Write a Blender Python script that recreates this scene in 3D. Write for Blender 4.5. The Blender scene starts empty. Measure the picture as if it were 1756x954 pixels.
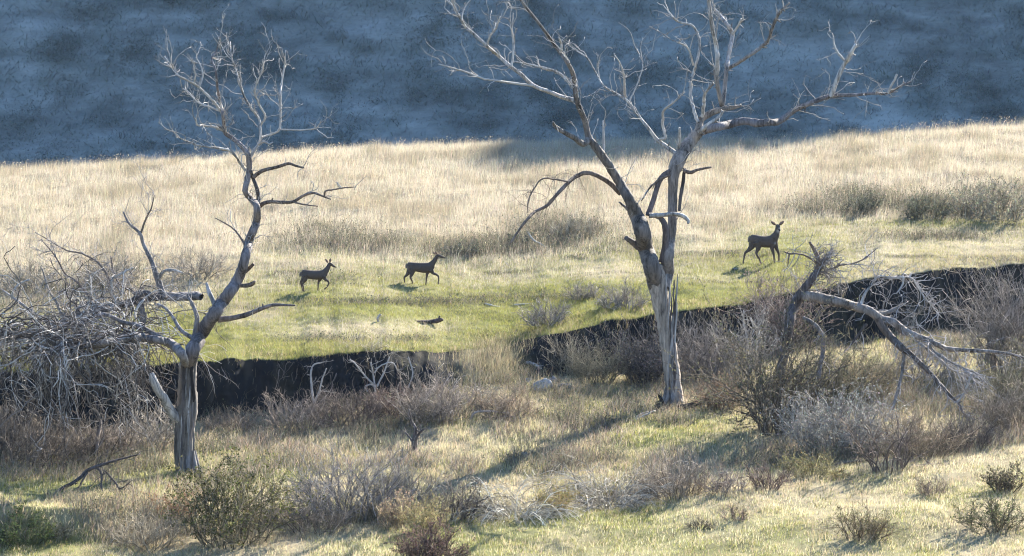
import bpy, math, random
import numpy as np
from mathutils import Vector, Matrix

# ------------------------------------------------------------------ camera, light, exposure
S = bpy.context.scene
COL = S.collection
F = 6000.0                      # focal length in photo pixels (photo is 1756 wide)
PITCH = math.radians(6.0)
CAMZ = 20.0
SUN_AZ = math.radians(30.0)     # to the right of the view axis, behind the hill
SUN_EL = math.radians(27.0)

cam_d = bpy.data.cameras.new('camera'); cam = bpy.data.objects.new('camera', cam_d); COL.objects.link(cam)
cam_d.sensor_width = 36.0; cam_d.lens = F / 1756.0 * 36.0
cam_d.clip_start = 1.0; cam_d.clip_end = 5000.0
cam.location = (0, 0, CAMZ); cam.rotation_euler = (math.pi / 2 - PITCH, 0, 0)
S.camera = cam

W = bpy.data.worlds.new('World'); S.world = W; W.use_nodes = True
nt = W.node_tree; bg = nt.nodes['Background']
sky = nt.nodes.new('ShaderNodeTexSky'); sky.sky_type = 'NISHITA'; sky.sun_disc = False
sky.sun_elevation = SUN_EL; sky.sun_rotation = SUN_AZ
sky.altitude = 300; sky.air_density = 1.0; sky.dust_density = 0.3; sky.ozone_density = 5.5
nt.links.new(sky.outputs[0], bg.inputs[0]); bg.inputs[1].default_value = 0.105

sun_d = bpy.data.lights.new('sun', 'SUN'); sun = bpy.data.objects.new('sun', sun_d); COL.objects.link(sun)
sun_d.energy = 5.0; sun_d.angle = math.radians(0.4); sun_d.color = (1.0, 0.935, 0.83)
SUNV = Vector((math.sin(SUN_AZ) * math.cos(SUN_EL), math.cos(SUN_AZ) * math.cos(SUN_EL), math.sin(SUN_EL)))
sun.rotation_euler = (-SUNV).to_track_quat('-Z', 'Y').to_euler(); sun.location = (60, 100, 80)

S.view_settings.view_transform = 'Standard'; S.view_settings.look = 'None'
S.view_settings.gamma = 1.0; S.view_settings.exposure = 2.2; S.view_settings.use_curve_mapping = False
S.render.engine = 'CYCLES'
S.cycles.max_bounces = 6; S.cycles.diffuse_bounces = 3; S.cycles.transmission_bounces = 4
S.cycles.sample_clamp_indirect = 6.0; S.cycles.filter_width = 1.1

# ------------------------------------------------------------------ helpers
rng = np.random.default_rng(7)
CP, SP = math.cos(PITCH), math.sin(PITCH)

def P(u, v, Y):
    """world point at distance Y seen along photo pixel (u, v)"""
    u = np.asarray(u, float); v = np.asarray(v, float); Y = np.asarray(Y, float)
    r = (u - 878.0) / F; q = -(v - 477.0) / F
    dy = CP + q * SP; dz = -SP + q * CP
    t = Y / dy
    return np.stack(np.broadcast_arrays(t * r, Y, CAMZ + t * dz), -1)

def proj(p):
    p = np.asarray(p, float)
    x, y, z = p[..., 0], p[..., 1], p[..., 2] - CAMZ
    d = y * CP - z * SP; up = y * SP + z * CP
    return 878.0 + F * x / d, 477.0 - F * up / d

def hashn(ix, iy, seed):
    h = (ix.astype(np.int64) * 374761393 + iy.astype(np.int64) * 668265263 + seed * 974634757) & 0xffffffff
    h = ((h ^ (h >> 13)) * 1274126177) & 0xffffffff
    h = (h ^ (h >> 16)) & 0xffffff
    return h / float(0xffffff)

def vnoise(x, y, seed=0):
    x = np.asarray(x, float); y = np.asarray(y, float)
    ix = np.floor(x); iy = np.floor(y); fx = x - ix; fy = y - iy
    fx = fx * fx * (3 - 2 * fx); fy = fy * fy * (3 - 2 * fy)
    a = hashn(ix, iy, seed); b = hashn(ix + 1, iy, seed); c = hashn(ix, iy + 1, seed); d = hashn(ix + 1, iy + 1, seed)
    return (a * (1 - fx) + b * fx) * (1 - fy) + (c * (1 - fx) + d * fx) * fy

def fbm(x, y, seed=0, octv=4):
    s = 0; a = 0.5; n = 0
    for k in range(octv):
        s = s + a * vnoise(x * 2 ** k + 13.7 * k, y * 2 ** k - 7.1 * k, seed + k); n += a; a *= 0.5
    return s / n

def sstep(a, b, x):
    t = np.clip((x - a) / (b - a), 0, 1); return t * t * (3 - 2 * t)

class MB:
    def __init__(self): self.v = []; self.q = []; self.t = []; self.c = []; self.n = 0
    def add(self, v, q=None, t=None, c=(1, 1, 1)):
        v = np.asarray(v, np.float32).reshape(-1, 3); m = len(v)
        if q is not None and len(q): self.q.append(np.asarray(q, np.int32).reshape(-1, 4) + self.n)
        if t is not None and len(t): self.t.append(np.asarray(t, np.int32).reshape(-1, 3) + self.n)
        c = np.asarray(c, np.float32)
        if c.ndim == 1: c = np.broadcast_to(c, (m, 3))
        self.v.append(v); self.c.append(c.reshape(-1, 3)); self.n += m
    def build(self, name, mat, parent=None, origin=(0, 0, 0), smooth=True):
        v = np.concatenate(self.v) - np.asarray(origin, np.float32)
        c = np.concatenate(self.c)
        q = np.concatenate(self.q) if self.q else np.zeros((0, 4), np.int32)
        t = np.concatenate(self.t) if self.t else np.zeros((0, 3), np.int32)
        me = bpy.data.meshes.new(name)
        me.vertices.add(len(v)); me.vertices.foreach_set('co', v.astype(np.float32).ravel())
        nl = q.size + t.size
        me.loops.add(nl); me.loops.foreach_set('vertex_index', np.concatenate([q.ravel(), t.ravel()]).astype(np.int32))
        npoly = len(q) + len(t); me.polygons.add(npoly)
        st = np.concatenate([np.arange(len(q)) * 4, q.size + np.arange(len(t)) * 3]).astype(np.int32)
        me.polygons.foreach_set('loop_start', st)
        if smooth: me.polygons.foreach_set('use_smooth', np.ones(npoly, bool))
        a = me.color_attributes.new('col', 'FLOAT_COLOR', 'POINT')
        a.data.foreach_set('color', np.concatenate([c, np.ones((len(c), 1), np.float32)], 1).astype(np.float32).ravel())
        me.update(calc_edges=True); me.validate()
        me.materials.append(mat)
        o = bpy.data.objects.new(name, me); COL.objects.link(o)
        if parent is not None: o.parent = parent
        else: o.location = origin
        return o

def tag(o, label, cat, group=None, kind=None):
    if label: o['label'] = label
    if cat: o['category'] = cat
    if group: o['group'] = group
    if kind: o['kind'] = kind
    return o

def empty(name, loc):
    o = bpy.data.objects.new(name, None); COL.objects.link(o); o.location = loc; o.empty_display_size = 0.2
    return o

def catmull(p, m):
    """resample a polyline (n,k) through a Catmull-Rom curve, m points a span"""
    p = np.asarray(p, float)
    if len(p) < 3:
        s = np.linspace(0, 1, m + 1)[:, None]; return p[0] * (1 - s) + p[-1] * s
    e = np.vstack([2 * p[0] - p[1], p, 2 * p[-1] - p[-2]]); out = []
    for i in range(1, len(e) - 2):
        a, b, c, d = e[i - 1], e[i], e[i + 1], e[i + 2]
        for t in np.linspace(0, 1, m, endpoint=False):
            out.append(0.5 * (2 * b + (c - a) * t + (2 * a - 5 * b + 4 * c - d) * t * t + (3 * b - a - 3 * c + d) * t ** 3))
    out.append(p[-1]); return np.array(out)

def tubes(mb, pts, rad, k=3, col=(1, 1, 1), rough=0.0, cap=True):
    """batch of tubes: pts (T,n,3), rad (T,n), col (3,) or (T,3)"""
    pts = np.asarray(pts, float); T, n, _ = pts.shape
    if T == 0: return
    tan = np.gradient(pts, axis=1); tan /= np.linalg.norm(tan, axis=2, keepdims=True) + 1e-9
    d = pts[:, -1] - pts[:, 0]; d /= np.linalg.norm(d, axis=1, keepdims=True) + 1e-9
    ref = np.where((np.abs(d[:, 1:2]) < 0.75), np.array([[0.13, 1.0, 0.07]]), np.array([[1.0, 0.1, 0.05]]))
    ref = np.repeat(ref[:, None, :], n, 1)
    a = np.cross(tan, ref); a /= np.linalg.norm(a, axis=2, keepdims=True) + 1e-9
    b = np.cross(tan, a)
    ang = np.arange(k) / k * 2 * math.pi
    R = np.asarray(rad, float)[:, :, None] * np.ones((1, 1, k))
    if rough:
        nz = rng.normal(0, 1, (T, 1, k)) * 0.6 + rng.normal(0, 1, (T, n, k)) * 0.4
        R = R * (1 + rough * nz)
    V = pts[:, :, None, :] + R[..., None] * (np.cos(ang)[None, None, :, None] * a[:, :, None, :] + np.sin(ang)[None, None, :, None] * b[:, :, None, :])
    i = np.arange(n - 1)[:, None]; j = np.arange(k)[None, :]; j2 = (j + 1) % k
    q = np.stack([i * k + j, i * k + j2, (i + 1) * k + j2, (i + 1) * k + j], -1).reshape(-1, 4)
    Q = (q[None] + (np.arange(T) * n * k)[:, None, None]).reshape(-1, 4)
    tr = None
    if cap and k >= 3:
        f = np.array([[0, jj, jj + 1] for jj in range(1, k - 1)]) + (n - 1) * k
        tr = (f[None] + (np.arange(T) * n * k)[:, None, None]).reshape(-1, 3)
    col = np.asarray(col, float)
    if col.ndim == 1: C = np.broadcast_to(col, (T * n * k, 3))
    else: C = np.repeat(col, n * k, 0)
    mb.add(V.reshape(-1, 3), Q, tr, C)

def limb(mb, p3, r, k=8, m=5, rough=0.08, wob=0.0, col=(1, 1, 1)):
    c = catmull(np.column_stack([p3, r]), m)
    pts, rr = c[:, :3], np.maximum(c[:, 3], 0.002)
    if wob: pts = pts + rng.normal(0, 1, pts.shape) * rr[:, None] * wob
    tubes(mb, pts[None], rr[None], k, col, rough)
    return pts, rr

def unit(a): return a / (np.linalg.norm(a, axis=-1, keepdims=True) + 1e-9)

def grow(start, d, length, n=6, grav=0.0, wob=0.25, bend=None):
    """batch of wandering shoots; start,d (T,3); length (T,)"""
    T = len(start); pts = np.zeros((T, n, 3)); pts[:, 0] = start; d = unit(d.copy())
    st = np.asarray(length)[:, None] / (n - 1)
    for i in range(1, n):
        d = d + rng.normal(0, wob, (T, 3)); d[:, 2] += grav
        if bend is not None: d = d + bend
        d = unit(d); pts[:, i] = pts[:, i - 1] + d * st
    return pts

def offshoots(pts, count, lo=0.25, hi=1.0, spread=0.9):
    """starts and directions of `count` shoots off a batch of polylines"""
    T, n, _ = pts.shape
    w = np.linalg.norm(np.diff(pts, axis=1), axis=2).sum(1); w = w / w.sum()
    k = rng.choice(T, count, p=w); s = rng.uniform(lo, hi, count) * (n - 1)
    i = np.minimum(s.astype(int), n - 2); f = (s - i)[:, None]
    a = pts[k, i]; b = pts[k, i + 1]
    return a * (1 - f) + b * f, unit(b - a) + rng.normal(0, spread, (count, 3)) * 0.7

def leaves(mb, pos, size, col, up=0.4):
    n = len(pos); d = unit(rng.normal(0, 1, (n, 3)) + np.array([0, 0, up])); s = unit(np.cross(d, rng.normal(0, 1, (n, 3))))
    L = size * rng.uniform(0.6, 1.4, (n, 1)); Wd = L * 0.38
    v = np.stack([pos, pos + d * L * 0.5 + s * Wd, pos + d * L, pos + d * L * 0.5 - s * Wd], 1)
    q = np.arange(n * 4).reshape(-1, 4)
    mb.add(v.reshape(-1, 3), q, None, np.repeat(col, 4, 0))

# ------------------------------------------------------------------ materials
def new_mat(name):
    m = bpy.data.materials.new(name); m.use_nodes = True; m.node_tree.nodes.clear(); return m, m.node_tree.nodes, m.node_tree.links

def mat_blades(name, transl=0.45):
    m, N, L = new_mat(name)
    at = N.new('ShaderNodeAttribute'); at.attribute_name = 'col'
    d = N.new('ShaderNodeBsdfDiffuse'); t = N.new('ShaderNodeBsdfTranslucent'); mx = N.new('ShaderNodeMixShader'); o = N.new('ShaderNodeOutputMaterial')
    L.new(at.outputs['Color'], d.inputs['Color']); L.new(at.outputs['Color'], t.inputs['Color'])
    mx.inputs[0].default_value = transl; L.new(d.outputs[0], mx.inputs[1]); L.new(t.outputs[0], mx.inputs[2]); L.new(mx.outputs[0], o.inputs[0])
    return m

def mat_rough(name, scale=6.0, contrast=0.5, bump=0.3, stretch=(1, 1, 1), rough=0.85, dist=0.02, spec=0.2):
    """vertex colour broken up by two layers of object-space noise"""
    m, N, L = new_mat(name)
    at = N.new('ShaderNodeAttribute'); at.attribute_name = 'col'
    tc = N.new('ShaderNodeTexCoord'); mp = N.new('ShaderNodeMapping'); mp.inputs['Scale'].default_value = stretch
    L.new(tc.outputs['Object'], mp.inputs[0])
    n1 = N.new('ShaderNodeTexNoise'); n1.inputs['Scale'].default_value = scale; n1.inputs['Detail'].default_value = 6; n1.inputs['Roughness'].default_value = 0.65
    n2 = N.new('ShaderNodeTexNoise'); n2.inputs['Scale'].default_value = scale * 0.22; n2.inputs['Detail'].default_value = 3
    L.new(mp.outputs[0], n1.inputs['Vector']); L.new(mp.outputs[0], n2.inputs['Vector'])
    ad = N.new('ShaderNodeMath'); ad.operation = 'ADD'; L.new(n1.outputs[0], ad.inputs[0]); L.new(n2.outputs[0], ad.inputs[1])
    mr = N.new('ShaderNodeMapRange'); mr.inputs[1].default_value = 0.7; mr.inputs[2].default_value = 1.3
    mr.inputs[3].default_value = 1 - contrast; mr.inputs[4].default_value = 1 + contrast * 0.6
    L.new(ad.outputs[0], mr.inputs[0])
    mul = N.new('ShaderNodeMix'); mul.data_type = 'RGBA'; mul.blend_type = 'MULTIPLY'; mul.inputs[0].default_value = 1
    L.new(at.outputs['Color'], mul.inputs[6]); L.new(mr.outputs[0], mul.inputs[7])
    b = N.new('ShaderNodeBsdfPrincipled'); b.inputs['Roughness'].default_value = rough; b.inputs['Specular IOR Level'].default_value = spec
    L.new(mul.outputs[2], b.inputs['Base Color'])
    bp = N.new('ShaderNodeBump'); bp.inputs['Strength'].default_value = bump; bp.inputs['Distance'].default_value = dist
    L.new(n1.outputs[0], bp.inputs['Height']); L.new(bp.outputs[0], b.inputs['Normal'])
    o = N.new('ShaderNodeOutputMaterial'); L.new(b.outputs[0], o.inputs[0])
    return m

M_GRASS = mat_blades('grass_blades', 0.5)
M_LEAF = mat_blades('shrub_leaves', 0.4)
M_TWIG = mat_rough('twig_bark', 9, 0.35, 0.2)
M_BARK = mat_rough('weathered_bark', 7, 0.95, 1.0, (2.0, 2.0, 0.25), 0.8, 0.03)
M_GROUND = mat_rough('ground_soil', 2.2, 0.45, 0.8, (1, 1, 1), 0.95, 0.08, 0.05)
M_HILL = mat_rough('hill_soil', 0.8, 0.5, 0.8, (0.5, 1, 1), 0.95, 0.25, 0.05)
M_ROCK = mat_rough('pale_rock', 7, 0.45, 0.6, (1, 1, 1), 0.85, 0.05)
M_COAT = mat_rough('deer_coat', 14, 0.25, 0.3, (1, 1, 1), 0.8, 0.01)

# ------------------------------------------------------------------ terrain
# columns of the ground: photo row v and distance Y of each break in the slope, at stations u
UST = np.array([-2000, -300, 0, 190, 340, 500, 690, 820, 880, 1000, 1100, 1200, 1300, 1450, 1600, 1756, 2100, 4000.])
def stn(*a): return np.array(a, float)
V1 = stn(960, 950, 940, 932, 922, 908, 893, 882, 878, 868, 852, 832, 812, 795, 778, 758, 720, 640)    # brow of the near slope
Y1 = stn(96, 96, 96, 97, 98, 99, 99, 100, 100, 101, 102, 102, 103, 104, 105, 106, 107, 110)
V1T = stn(868, 868, 868, 872, 880, 873, 862, 850, 846, 836, 822, 806, 790, 778, 762, 742, 705, 625)  # top of the small cut bank (far left), else just beyond the brow
Y1T = stn(96.9, 96.9, 96.9, 98.2, 101.5, 102.5, 103, 104, 104, 105, 106, 106, 107, 108, 109, 110, 111, 114)
V2 = stn(825, 825, 820, 812, 800, 796, 790, 782, 778, 765, 752, 745, 738, 730, 715, 695, 650, 580)   # creek floor
Y2 = stn(106, 106, 106, 107, 108.3, 108.5, 109, 109, 109, 109.5, 110, 110.5, 111, 112, 113, 114, 116, 120)
V3 = stn(745, 745, 742, 735, 722, 708, 690, 655, 634, 642, 640, 632, 615, 582, 566, 560, 540, 470)   # foot of the cut bank
Y3 = stn(114, 114, 114, 115, 116, 116.5, 117.7, 119, 120.3, 121.8, 122.8, 124.5, 126.3, 129, 132, 135, 138, 150)
V4 = stn(640, 640, 634, 628, 621, 615, 607, 601, 584, 562, 546, 533, 518, 484, 464, 450, 420, 350)   # lip of the bank
Y4 = Y3 + stn(.6, .6, .6, .6, .6, .6, .9, 4.2, 2.4, .9, .9, .9, .9, .8, .8, .8, .8, .8)
V6 = stn(343, 313, 300, 289, 280, 269, 259, 252, 251, 251, 251, 251, 250, 239, 229, 217, 198, 133)   # crest of the meadow
Y6 = stn(163, 163, 163, 163.5, 164, 164.5, 165, 165.5, 166, 166, 167, 167, 168, 169, 170, 172, 175, 190)

uc = np.concatenate([np.linspace(-26000, -1400, 24), np.linspace(-1200, -200, 30), np.arange(-180, 1940, 4.0), np.linspace(1960, 2960, 30), np.linspace(3200, 27000, 24)])
def at(a, u): return sum(np.interp(u + d, UST, a) for d in (-54, -36, -18, 0, 18, 36, 54)) / 7.0      # stations, eased
wx = uc * 0.02
bank_n = (fbm(uc / 70.0, 0 * uc, 31, 4) - 0.5) * 1.6
bank_f = (fbm(uc / 28.0, 0 * uc + 5, 37, 3) - 0.5)
knY, knZ = [], []
def addk(Y, Z): knY.append(np.broadcast_to(Y, uc.shape).astype(float)); knZ.append(np.broadcast_to(Z, uc.shape).astype(float))
def zv(v, Y): return P(878 + 0 * uc, v, Y)[..., 2]
addk(-80, CAMZ + 12); addk(-4, CAMZ - 1.5); addk(4, CAMZ - 2.0); addk(30, CAMZ - 11); addk(62, CAMZ - 18.3)
v1 = at(V1, uc); addk(at(Y1, uc), zv(v1, at(Y1, uc)))
addk(at(Y1T, uc), zv(at(V1T, uc), at(Y1T, uc)))
addk(at(Y2, uc), zv(at(V2, uc), at(Y2, uc)))
y3 = at(Y3, uc) + bank_n; addk(y3, zv(at(V3, uc), y3))
y4 = np.maximum(at(Y4, uc) + bank_n * 0.9 + bank_f * 0.5, y3 + 0.25); v4 = at(V4, uc) + bank_f * 5; z4 = zv(v4, y4)
addk(y3 + 0.55 * (y4 - y3) + bank_f * 0.25, knZ[-1] + 0.72 * (z4 - knZ[-1]))
addk(y4, z4)
y6 = at(Y6, uc); z6 = zv(at(V6, uc), y6); addk(y6, z6)
addk(y6 + 14, z6 - 1.2); addk(265, CAMZ - 20.5)
knY = np.array(knY); knZ = np.array(knZ)
nrow = [5, 3, 8, 14, 90, 45, 60, 70, 14, 14, 260, 24, 20]
SR, YR, ZR = [], [], []
for k, nr in enumerate(nrow):
    f = np.arange(nr)[:, None] / nr
    YR.append(knY[k] * (1 - f) + knY[k + 1] * f); ZR.append(knZ[k] * (1 - f) + knZ[k + 1] * f); SR.append(k + f[:, 0])
YR.append(knY[-1][None]); ZR.append(knZ[-1][None]); SR.append(np.array([float(len(nrow))]))
YR = np.concatenate(YR); ZR = np.concatenate(ZR); SR = np.concatenate(SR)
# soften the breaks in slope, but not the lip of the bank
for it in range(14):
    Zs = ZR.copy(); Zs[1:-1] = 0.25 * ZR[:-2] + 0.5 * ZR[1:-1] + 0.25 * ZR[2:]
    w = np.where((SR > 7.6) & (SR < 10.25), 0.0, 1.0)[:, None]
    if it < 2: w = np.where((SR > 7.6) & (SR < 10.05), 0.35, 1.0)[:, None]
    ZR = ZR * (1 - w) + Zs * w
XR = (uc - 878.0) / F * np.maximum(YR, 60)
bankmask = np.exp(-((SR - 9.0) / 0.9) ** 2)[:, None]
ZR = ZR + (fbm(XR / 3.2, YR / 3.2, 3, 4) - 0.5) * 0.42 * (1 - 0.6 * bankmask) + (fbm(XR / 0.7, YR / 0.7, 9, 3) - 0.5) * 0.12
face = ((SR > 8.05) & (SR < 10.02))[:, None] * np.minimum(1, (SR[:, None] - 8.0) * 3)
YR = YR + face * ((fbm(XR / 1.1, ZR / 0.8, 19, 4) - 0.5) * 0.55 + (fbm(XR / 0.22, ZR / 0.30, 20, 3) - 0.5) * 0.22)
G = np.stack([XR, YR, ZR], -1)
GU, GV = proj(np.where(YR[..., None] > 60, G, np.array([0, 60., 0])))
nr, nc = XR.shape
r4 = int(np.argmin(np.abs(SR - 10.0))); r6 = int(np.argmin(np.abs(SR - 11.0)))

def ground(u, v, floor=False):
    """first point of the ground met along photo pixel (u, v)"""
    c = np.clip(np.searchsorted(uc, u) - 1, 0, nc - 2); f = (u - uc[c]) / (uc[c + 1] - uc[c])
    col = G[:, c] * (1 - f) + G[:, c + 1] * f
    vv = GV[:, c] * (1 - f) + GV[:, c + 1] * f
    i0 = int(np.argmin(np.abs(SR - 4.0))) + 20
    for i in range(i0, nr - 1):
        if vv[i] >= v >= vv[i + 1] or (vv[i] >= v and vv[i + 1] <= v):
            t = (vv[i] - v) / (vv[i] - vv[i + 1] + 1e-9)
            return col[i] * (1 - t) + col[i + 1] * t
    return col[int(np.argmin(np.abs(vv - v)))]

# ground cover maps: how green, how tall, how dense, in which tint
U_, V_ = GU, GV
v4g = np.broadcast_to(at(V4, uc), GV.shape); v6g = np.broadcast_to(at(V6, uc), GV.shape)
tm = (v4g - V_) / (v4g - v6g + 1e-6)                       # 0 at the lip, 1 at the crest
SRg = np.broadcast_to(SR[:, None], GV.shape)
n_big = fbm(XR / 7.0, YR / 9.0, 51, 4); n_mid = fbm(XR / 1.8, YR / 3.0, 61, 4); n_sm = fbm(XR / 0.5, YR / 0.8, 71, 3)
def blob(u0, v0, ru, rv): return np.exp(-(((U_ - u0) / ru) ** 2 + ((V_ - v0) / rv) ** 2))
meadow = SRg >= 9.9
green_m = sstep(0.62, 0.16, tm + (n_mid - 0.5) * 0.30 + (n_big - 0.5) * 0.25)
green_m *= 1 - 0.85 * sstep(470, 300, U_ + (n_mid - .5) * 120) * sstep(0.2, 0.34, tm)
green_m *= 1 - 0.75 * sstep(1330, 1500, U_)
green_m = np.clip(green_m + 0.5 * blob(1620, 385, 170, 9), 0, 1)
for (a, b, c, d, s) in ((600, 568, 130, 20, .75), (740, 560, 60, 10, .3), (1010, 470, 60, 10, .5), (420, 540, 60, 16, .6), (1080, 470, 90, 14, .5), (1240, 480, 90, 12, .4), (880, 480, 50, 8, .4)):
    green_m *= 1 - s * np.clip(1.5 * blob(a, b, c, d) * (0.4 + 1.2 * n_mid), 0, 1)
green_n = np.clip(0.42 + (n_big - 0.5) * 1.6 + (n_mid - 0.5) * 1.3, 0, 1)
green_n = green_n * 0.95 + 0.9 * blob(1150, 735, 150, 45) + 0.6 * blob(1060, 690, 60, 40) + 0.8 * blob(60, 830, 220, 30) + 0.6 * blob(470, 800, 110, 26) + 0.7 * blob(60, 930, 130, 30) + 0.22 * blob(1150, 930, 500, 45) + .4 * blob(880, 655, 100, 22) + .4 * blob(430, 945, 40, 12)
green_n *= 1 - 0.85 * blob(560, 735, 170, 32); green_n *= 1 - 0.8 * blob(1250, 845, 220, 30); green_n *= 1 - 0.7 * blob(330, 940, 150, 22); green_n *= 1 - .7 * blob(1600, 700, 220, 60); green_n *= 1 - .6 * blob(900, 730, 100, 30)
green = np.clip(np.where(meadow, green_m, green_n), 0, 1)
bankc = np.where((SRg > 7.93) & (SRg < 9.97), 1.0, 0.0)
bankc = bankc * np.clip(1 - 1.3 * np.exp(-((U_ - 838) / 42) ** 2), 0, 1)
weedy = np.zeros_like(U_)
for (a, b, c, d, s) in ((1480, 345, 70, 15, .8), (1590, 352, 90, 14, .75), (1690, 352, 80, 22, .8), (820, 430, 120, 10, .7), (900, 420, 90, 12, .7), (960, 398, 80, 18, .7), (600, 420, 120, 14, .6), (560, 400, 60, 16, .4), (60, 500, 110, 40, .6), (190, 480, 90, 30, .5), (1400, 360, 60, 10, .5), (1060, 420, 60, 12, .3), (760, 520, 90, 6, .9), (640, 520, 120, 5, .6), (930, 512, 90, 6, .6), (700, 583, 60, 5, .5), (560, 583, 80, 5, .5), (1600, 408, 90, 5, .6), (560, 480, 60, 10, .3)):
    weedy = np.maximum(weedy, s * blob(a, b, c, d))
weedy = np.clip(weedy * (0.35 + 1.3 * n_mid) * 1.25, 0, 1) * meadow
weedy_n = np.clip((fbm(XR / 2.5 + 40, YR / 3.0, 91, 4) - 0.52) * 4, 0, 1) * (SRg > 5.1) * (SRg < 8)
weedy = np.maximum(weedy, weedy_n * 0.8)

def lerp(a, b, t): return np.asarray(a) * (1 - t[..., None]) + np.asarray(b) * t[..., None]
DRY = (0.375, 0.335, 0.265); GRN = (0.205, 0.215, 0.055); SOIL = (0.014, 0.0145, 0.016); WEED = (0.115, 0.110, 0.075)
gc = lerp((0.32, 0.262, 0.168), (0.15, 0.150, 0.055), green)
gc = gc * np.where(meadow, 1.0, 0.92)[..., None]
gc = lerp(gc, (0.08, 0.075, 0.05), weedy * 0.8)
gc = lerp(gc, (0.045, 0.040, 0.028), np.clip((fbm(XR / 3.0, YR / 1.1, 45, 4) - 0.60) * 9, 0, 0.9) * meadow * (tm < 0.5))
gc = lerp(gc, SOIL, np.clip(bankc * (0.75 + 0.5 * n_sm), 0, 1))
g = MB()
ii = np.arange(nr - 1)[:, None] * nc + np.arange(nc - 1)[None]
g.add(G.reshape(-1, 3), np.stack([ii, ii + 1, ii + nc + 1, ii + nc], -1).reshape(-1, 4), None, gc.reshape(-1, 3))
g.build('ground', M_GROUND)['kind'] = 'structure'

# ------------------------------------------------------------------ the hill behind, tall enough to shade itself
taz, tel, caz = math.tan(SUN_AZ), math.tan(SUN_EL), math.cos(SUN_AZ)
xs = np.concatenate([np.linspace(-420, -75, 40), np.arange(-72, 76, 0.5), np.linspace(80, 520, 160)])
ys = np.concatenate([np.arange(222, 262, 0.4), np.linspace(263, 350, 60), np.linspace(352, 365, 20), np.linspace(370, 620, 24)])
HX, HY = np.meshgrid(xs, ys)
RY = 356.0
xm = HX - taz * (RY - 165.0)                     # where on the meadow the sun over this bit of ridge lands
def edge(xm):                                    # distance of the shadow's edge on the meadow
    um = 878 + F * xm / 163.0
    return 177 - 17.5 * np.exp(-np.abs((um - 1010) / 265.0) ** 2.6) - 3 * np.exp(-((um - 1240) / 90.0) ** 2) + 5 * sstep(1350, 1500, um) + 2.0 * (fbm(um / 90, um * 0, 5, 2) - .5)
zm = CAMZ - 11.3 + 0.0 * xm
ridge = zm + (RY - edge(xm)) / caz * tel
base = CAMZ - 17.5 + 0.9 * (fbm(HX / 30, HX * 0 + 3, 23, 2) - .5)
tH = (HY - 226.0) / (RY - 226.0)
HZ = np.where(HY <= RY, base + (ridge - base) * np.clip(tH, -0.05, 1) ** 0.97 * np.where(tH > 0, 1, -1) if False else base + (ridge - base) * np.clip(tH, -0.05, 1), ridge - (HY - RY) * 0.35)
HZ = HZ + ((fbm(HX / 12, HY / 7, 14, 5) - 0.5) * 2.2 + (fbm(HX / 2.2, HY / 1.1, 15, 4) - 0.5) * 0.4) * np.clip(1 - np.abs(tH - 0.1) * 1.2, 0.0, 1)
HT = HZ + HX * 0.10
hn = fbm(HX / 7, HT / 2.0, 16, 5); hn2 = fbm(HX / 1.3, HT / 0.6, 17, 4)
hn3 = fbm(HX / 3.0, HT / 0.7, 18, 4)
hs = np.clip(0.5 + (hn - 0.5) * 0.7 + (hn2 - 0.5) * 1.7 + (hn3 - 0.5) * 1.9, 0, 1)       # scrub against dry grass
hs = np.clip(hs + 0.0, 0, 1)
hc = lerp((0.22, 0.222, 0.20), (0.148, 0.156, 0.138), hs)
h = MB(); nr2, nc2 = HX.shape
ii = np.arange(nr2 - 1)[:, None] * nc2 + np.arange(nc2 - 1)[None]
HG = np.stack([HX, HY, HZ], -1)
h.add(HG.reshape(-1, 3), np.stack([ii, ii + 1, ii + nc2 + 1, ii + nc2], -1).reshape(-1, 4), None, hc.reshape(-1, 3))
h.build('hill', M_HILL)['kind'] = 'structure'

# ------------------------------------------------------------------ grass and weeds (nobody could count the blades)
def scatter(GR, wgt, count):
    """random points on a quad grid; returns positions and (row, col) of the cell"""
    a = GR[1:, :-1] - GR[:-1, :-1]; b = GR[:-1, 1:] - GR[:-1, :-1]
    ar = np.linalg.norm(np.cross(a, b), axis=-1)
    w = (ar * wgt[:-1, :-1]).ravel(); cs = np.cumsum(w); tot = cs[-1]
    i = np.searchsorted(cs, rng.uniform(0, tot, count)); i = np.minimum(i, len(w) - 1)
    r, c = np.unravel_index(i, ar.shape); s = rng.uniform(0, 1, (count, 1)); t = rng.uniform(0, 1, (count, 1))
    p = (GR[r, c] * (1 - s) + GR[r + 1, c] * s) * (1 - t) + (GR[r, c + 1] * (1 - s) + GR[r + 1, c + 1] * s) * t
    return p, r, c

def blades(mb, p, hgt, wid, col, lean=0.25, seg=1, wind=(0.10, -0.03)):
    n = len(p); az = rng.uniform(0, 2 * math.pi, n)
    side = np.stack([np.cos(az), np.sin(az), np.zeros(n)], 1)
    ld = rng.normal(0, lean, (n, 2)) + np.array(wind)
    top = np.column_stack([ld * hgt[:, None], hgt])
    p = p - np.array([0, 0, 0.02])
    hw = (wid * 0.5)[:, None] * side
    if seg == 1:
        v = np.stack([p - hw, p + hw, p + top], 1); t = np.arange(n * 3).reshape(-1, 3)
        mb.add(v.reshape(-1, 3), None, t, np.repeat(col, 3, 0))
    else:
        mid = np.column_stack([ld * hgt[:, None] * 0.30, hgt * 0.62])
        v = np.stack([p - hw, p + hw, p + mid + hw * 0.8, p + mid - hw * 0.8, p + top], 1)
        o = np.arange(n)[:, None] * 5
        mb.add(v.reshape(-1, 3), o + np.array([[0, 1, 2, 3]]), o + np.array([[3, 2, 4]]), np.repeat(col, 5, 0))

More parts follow.
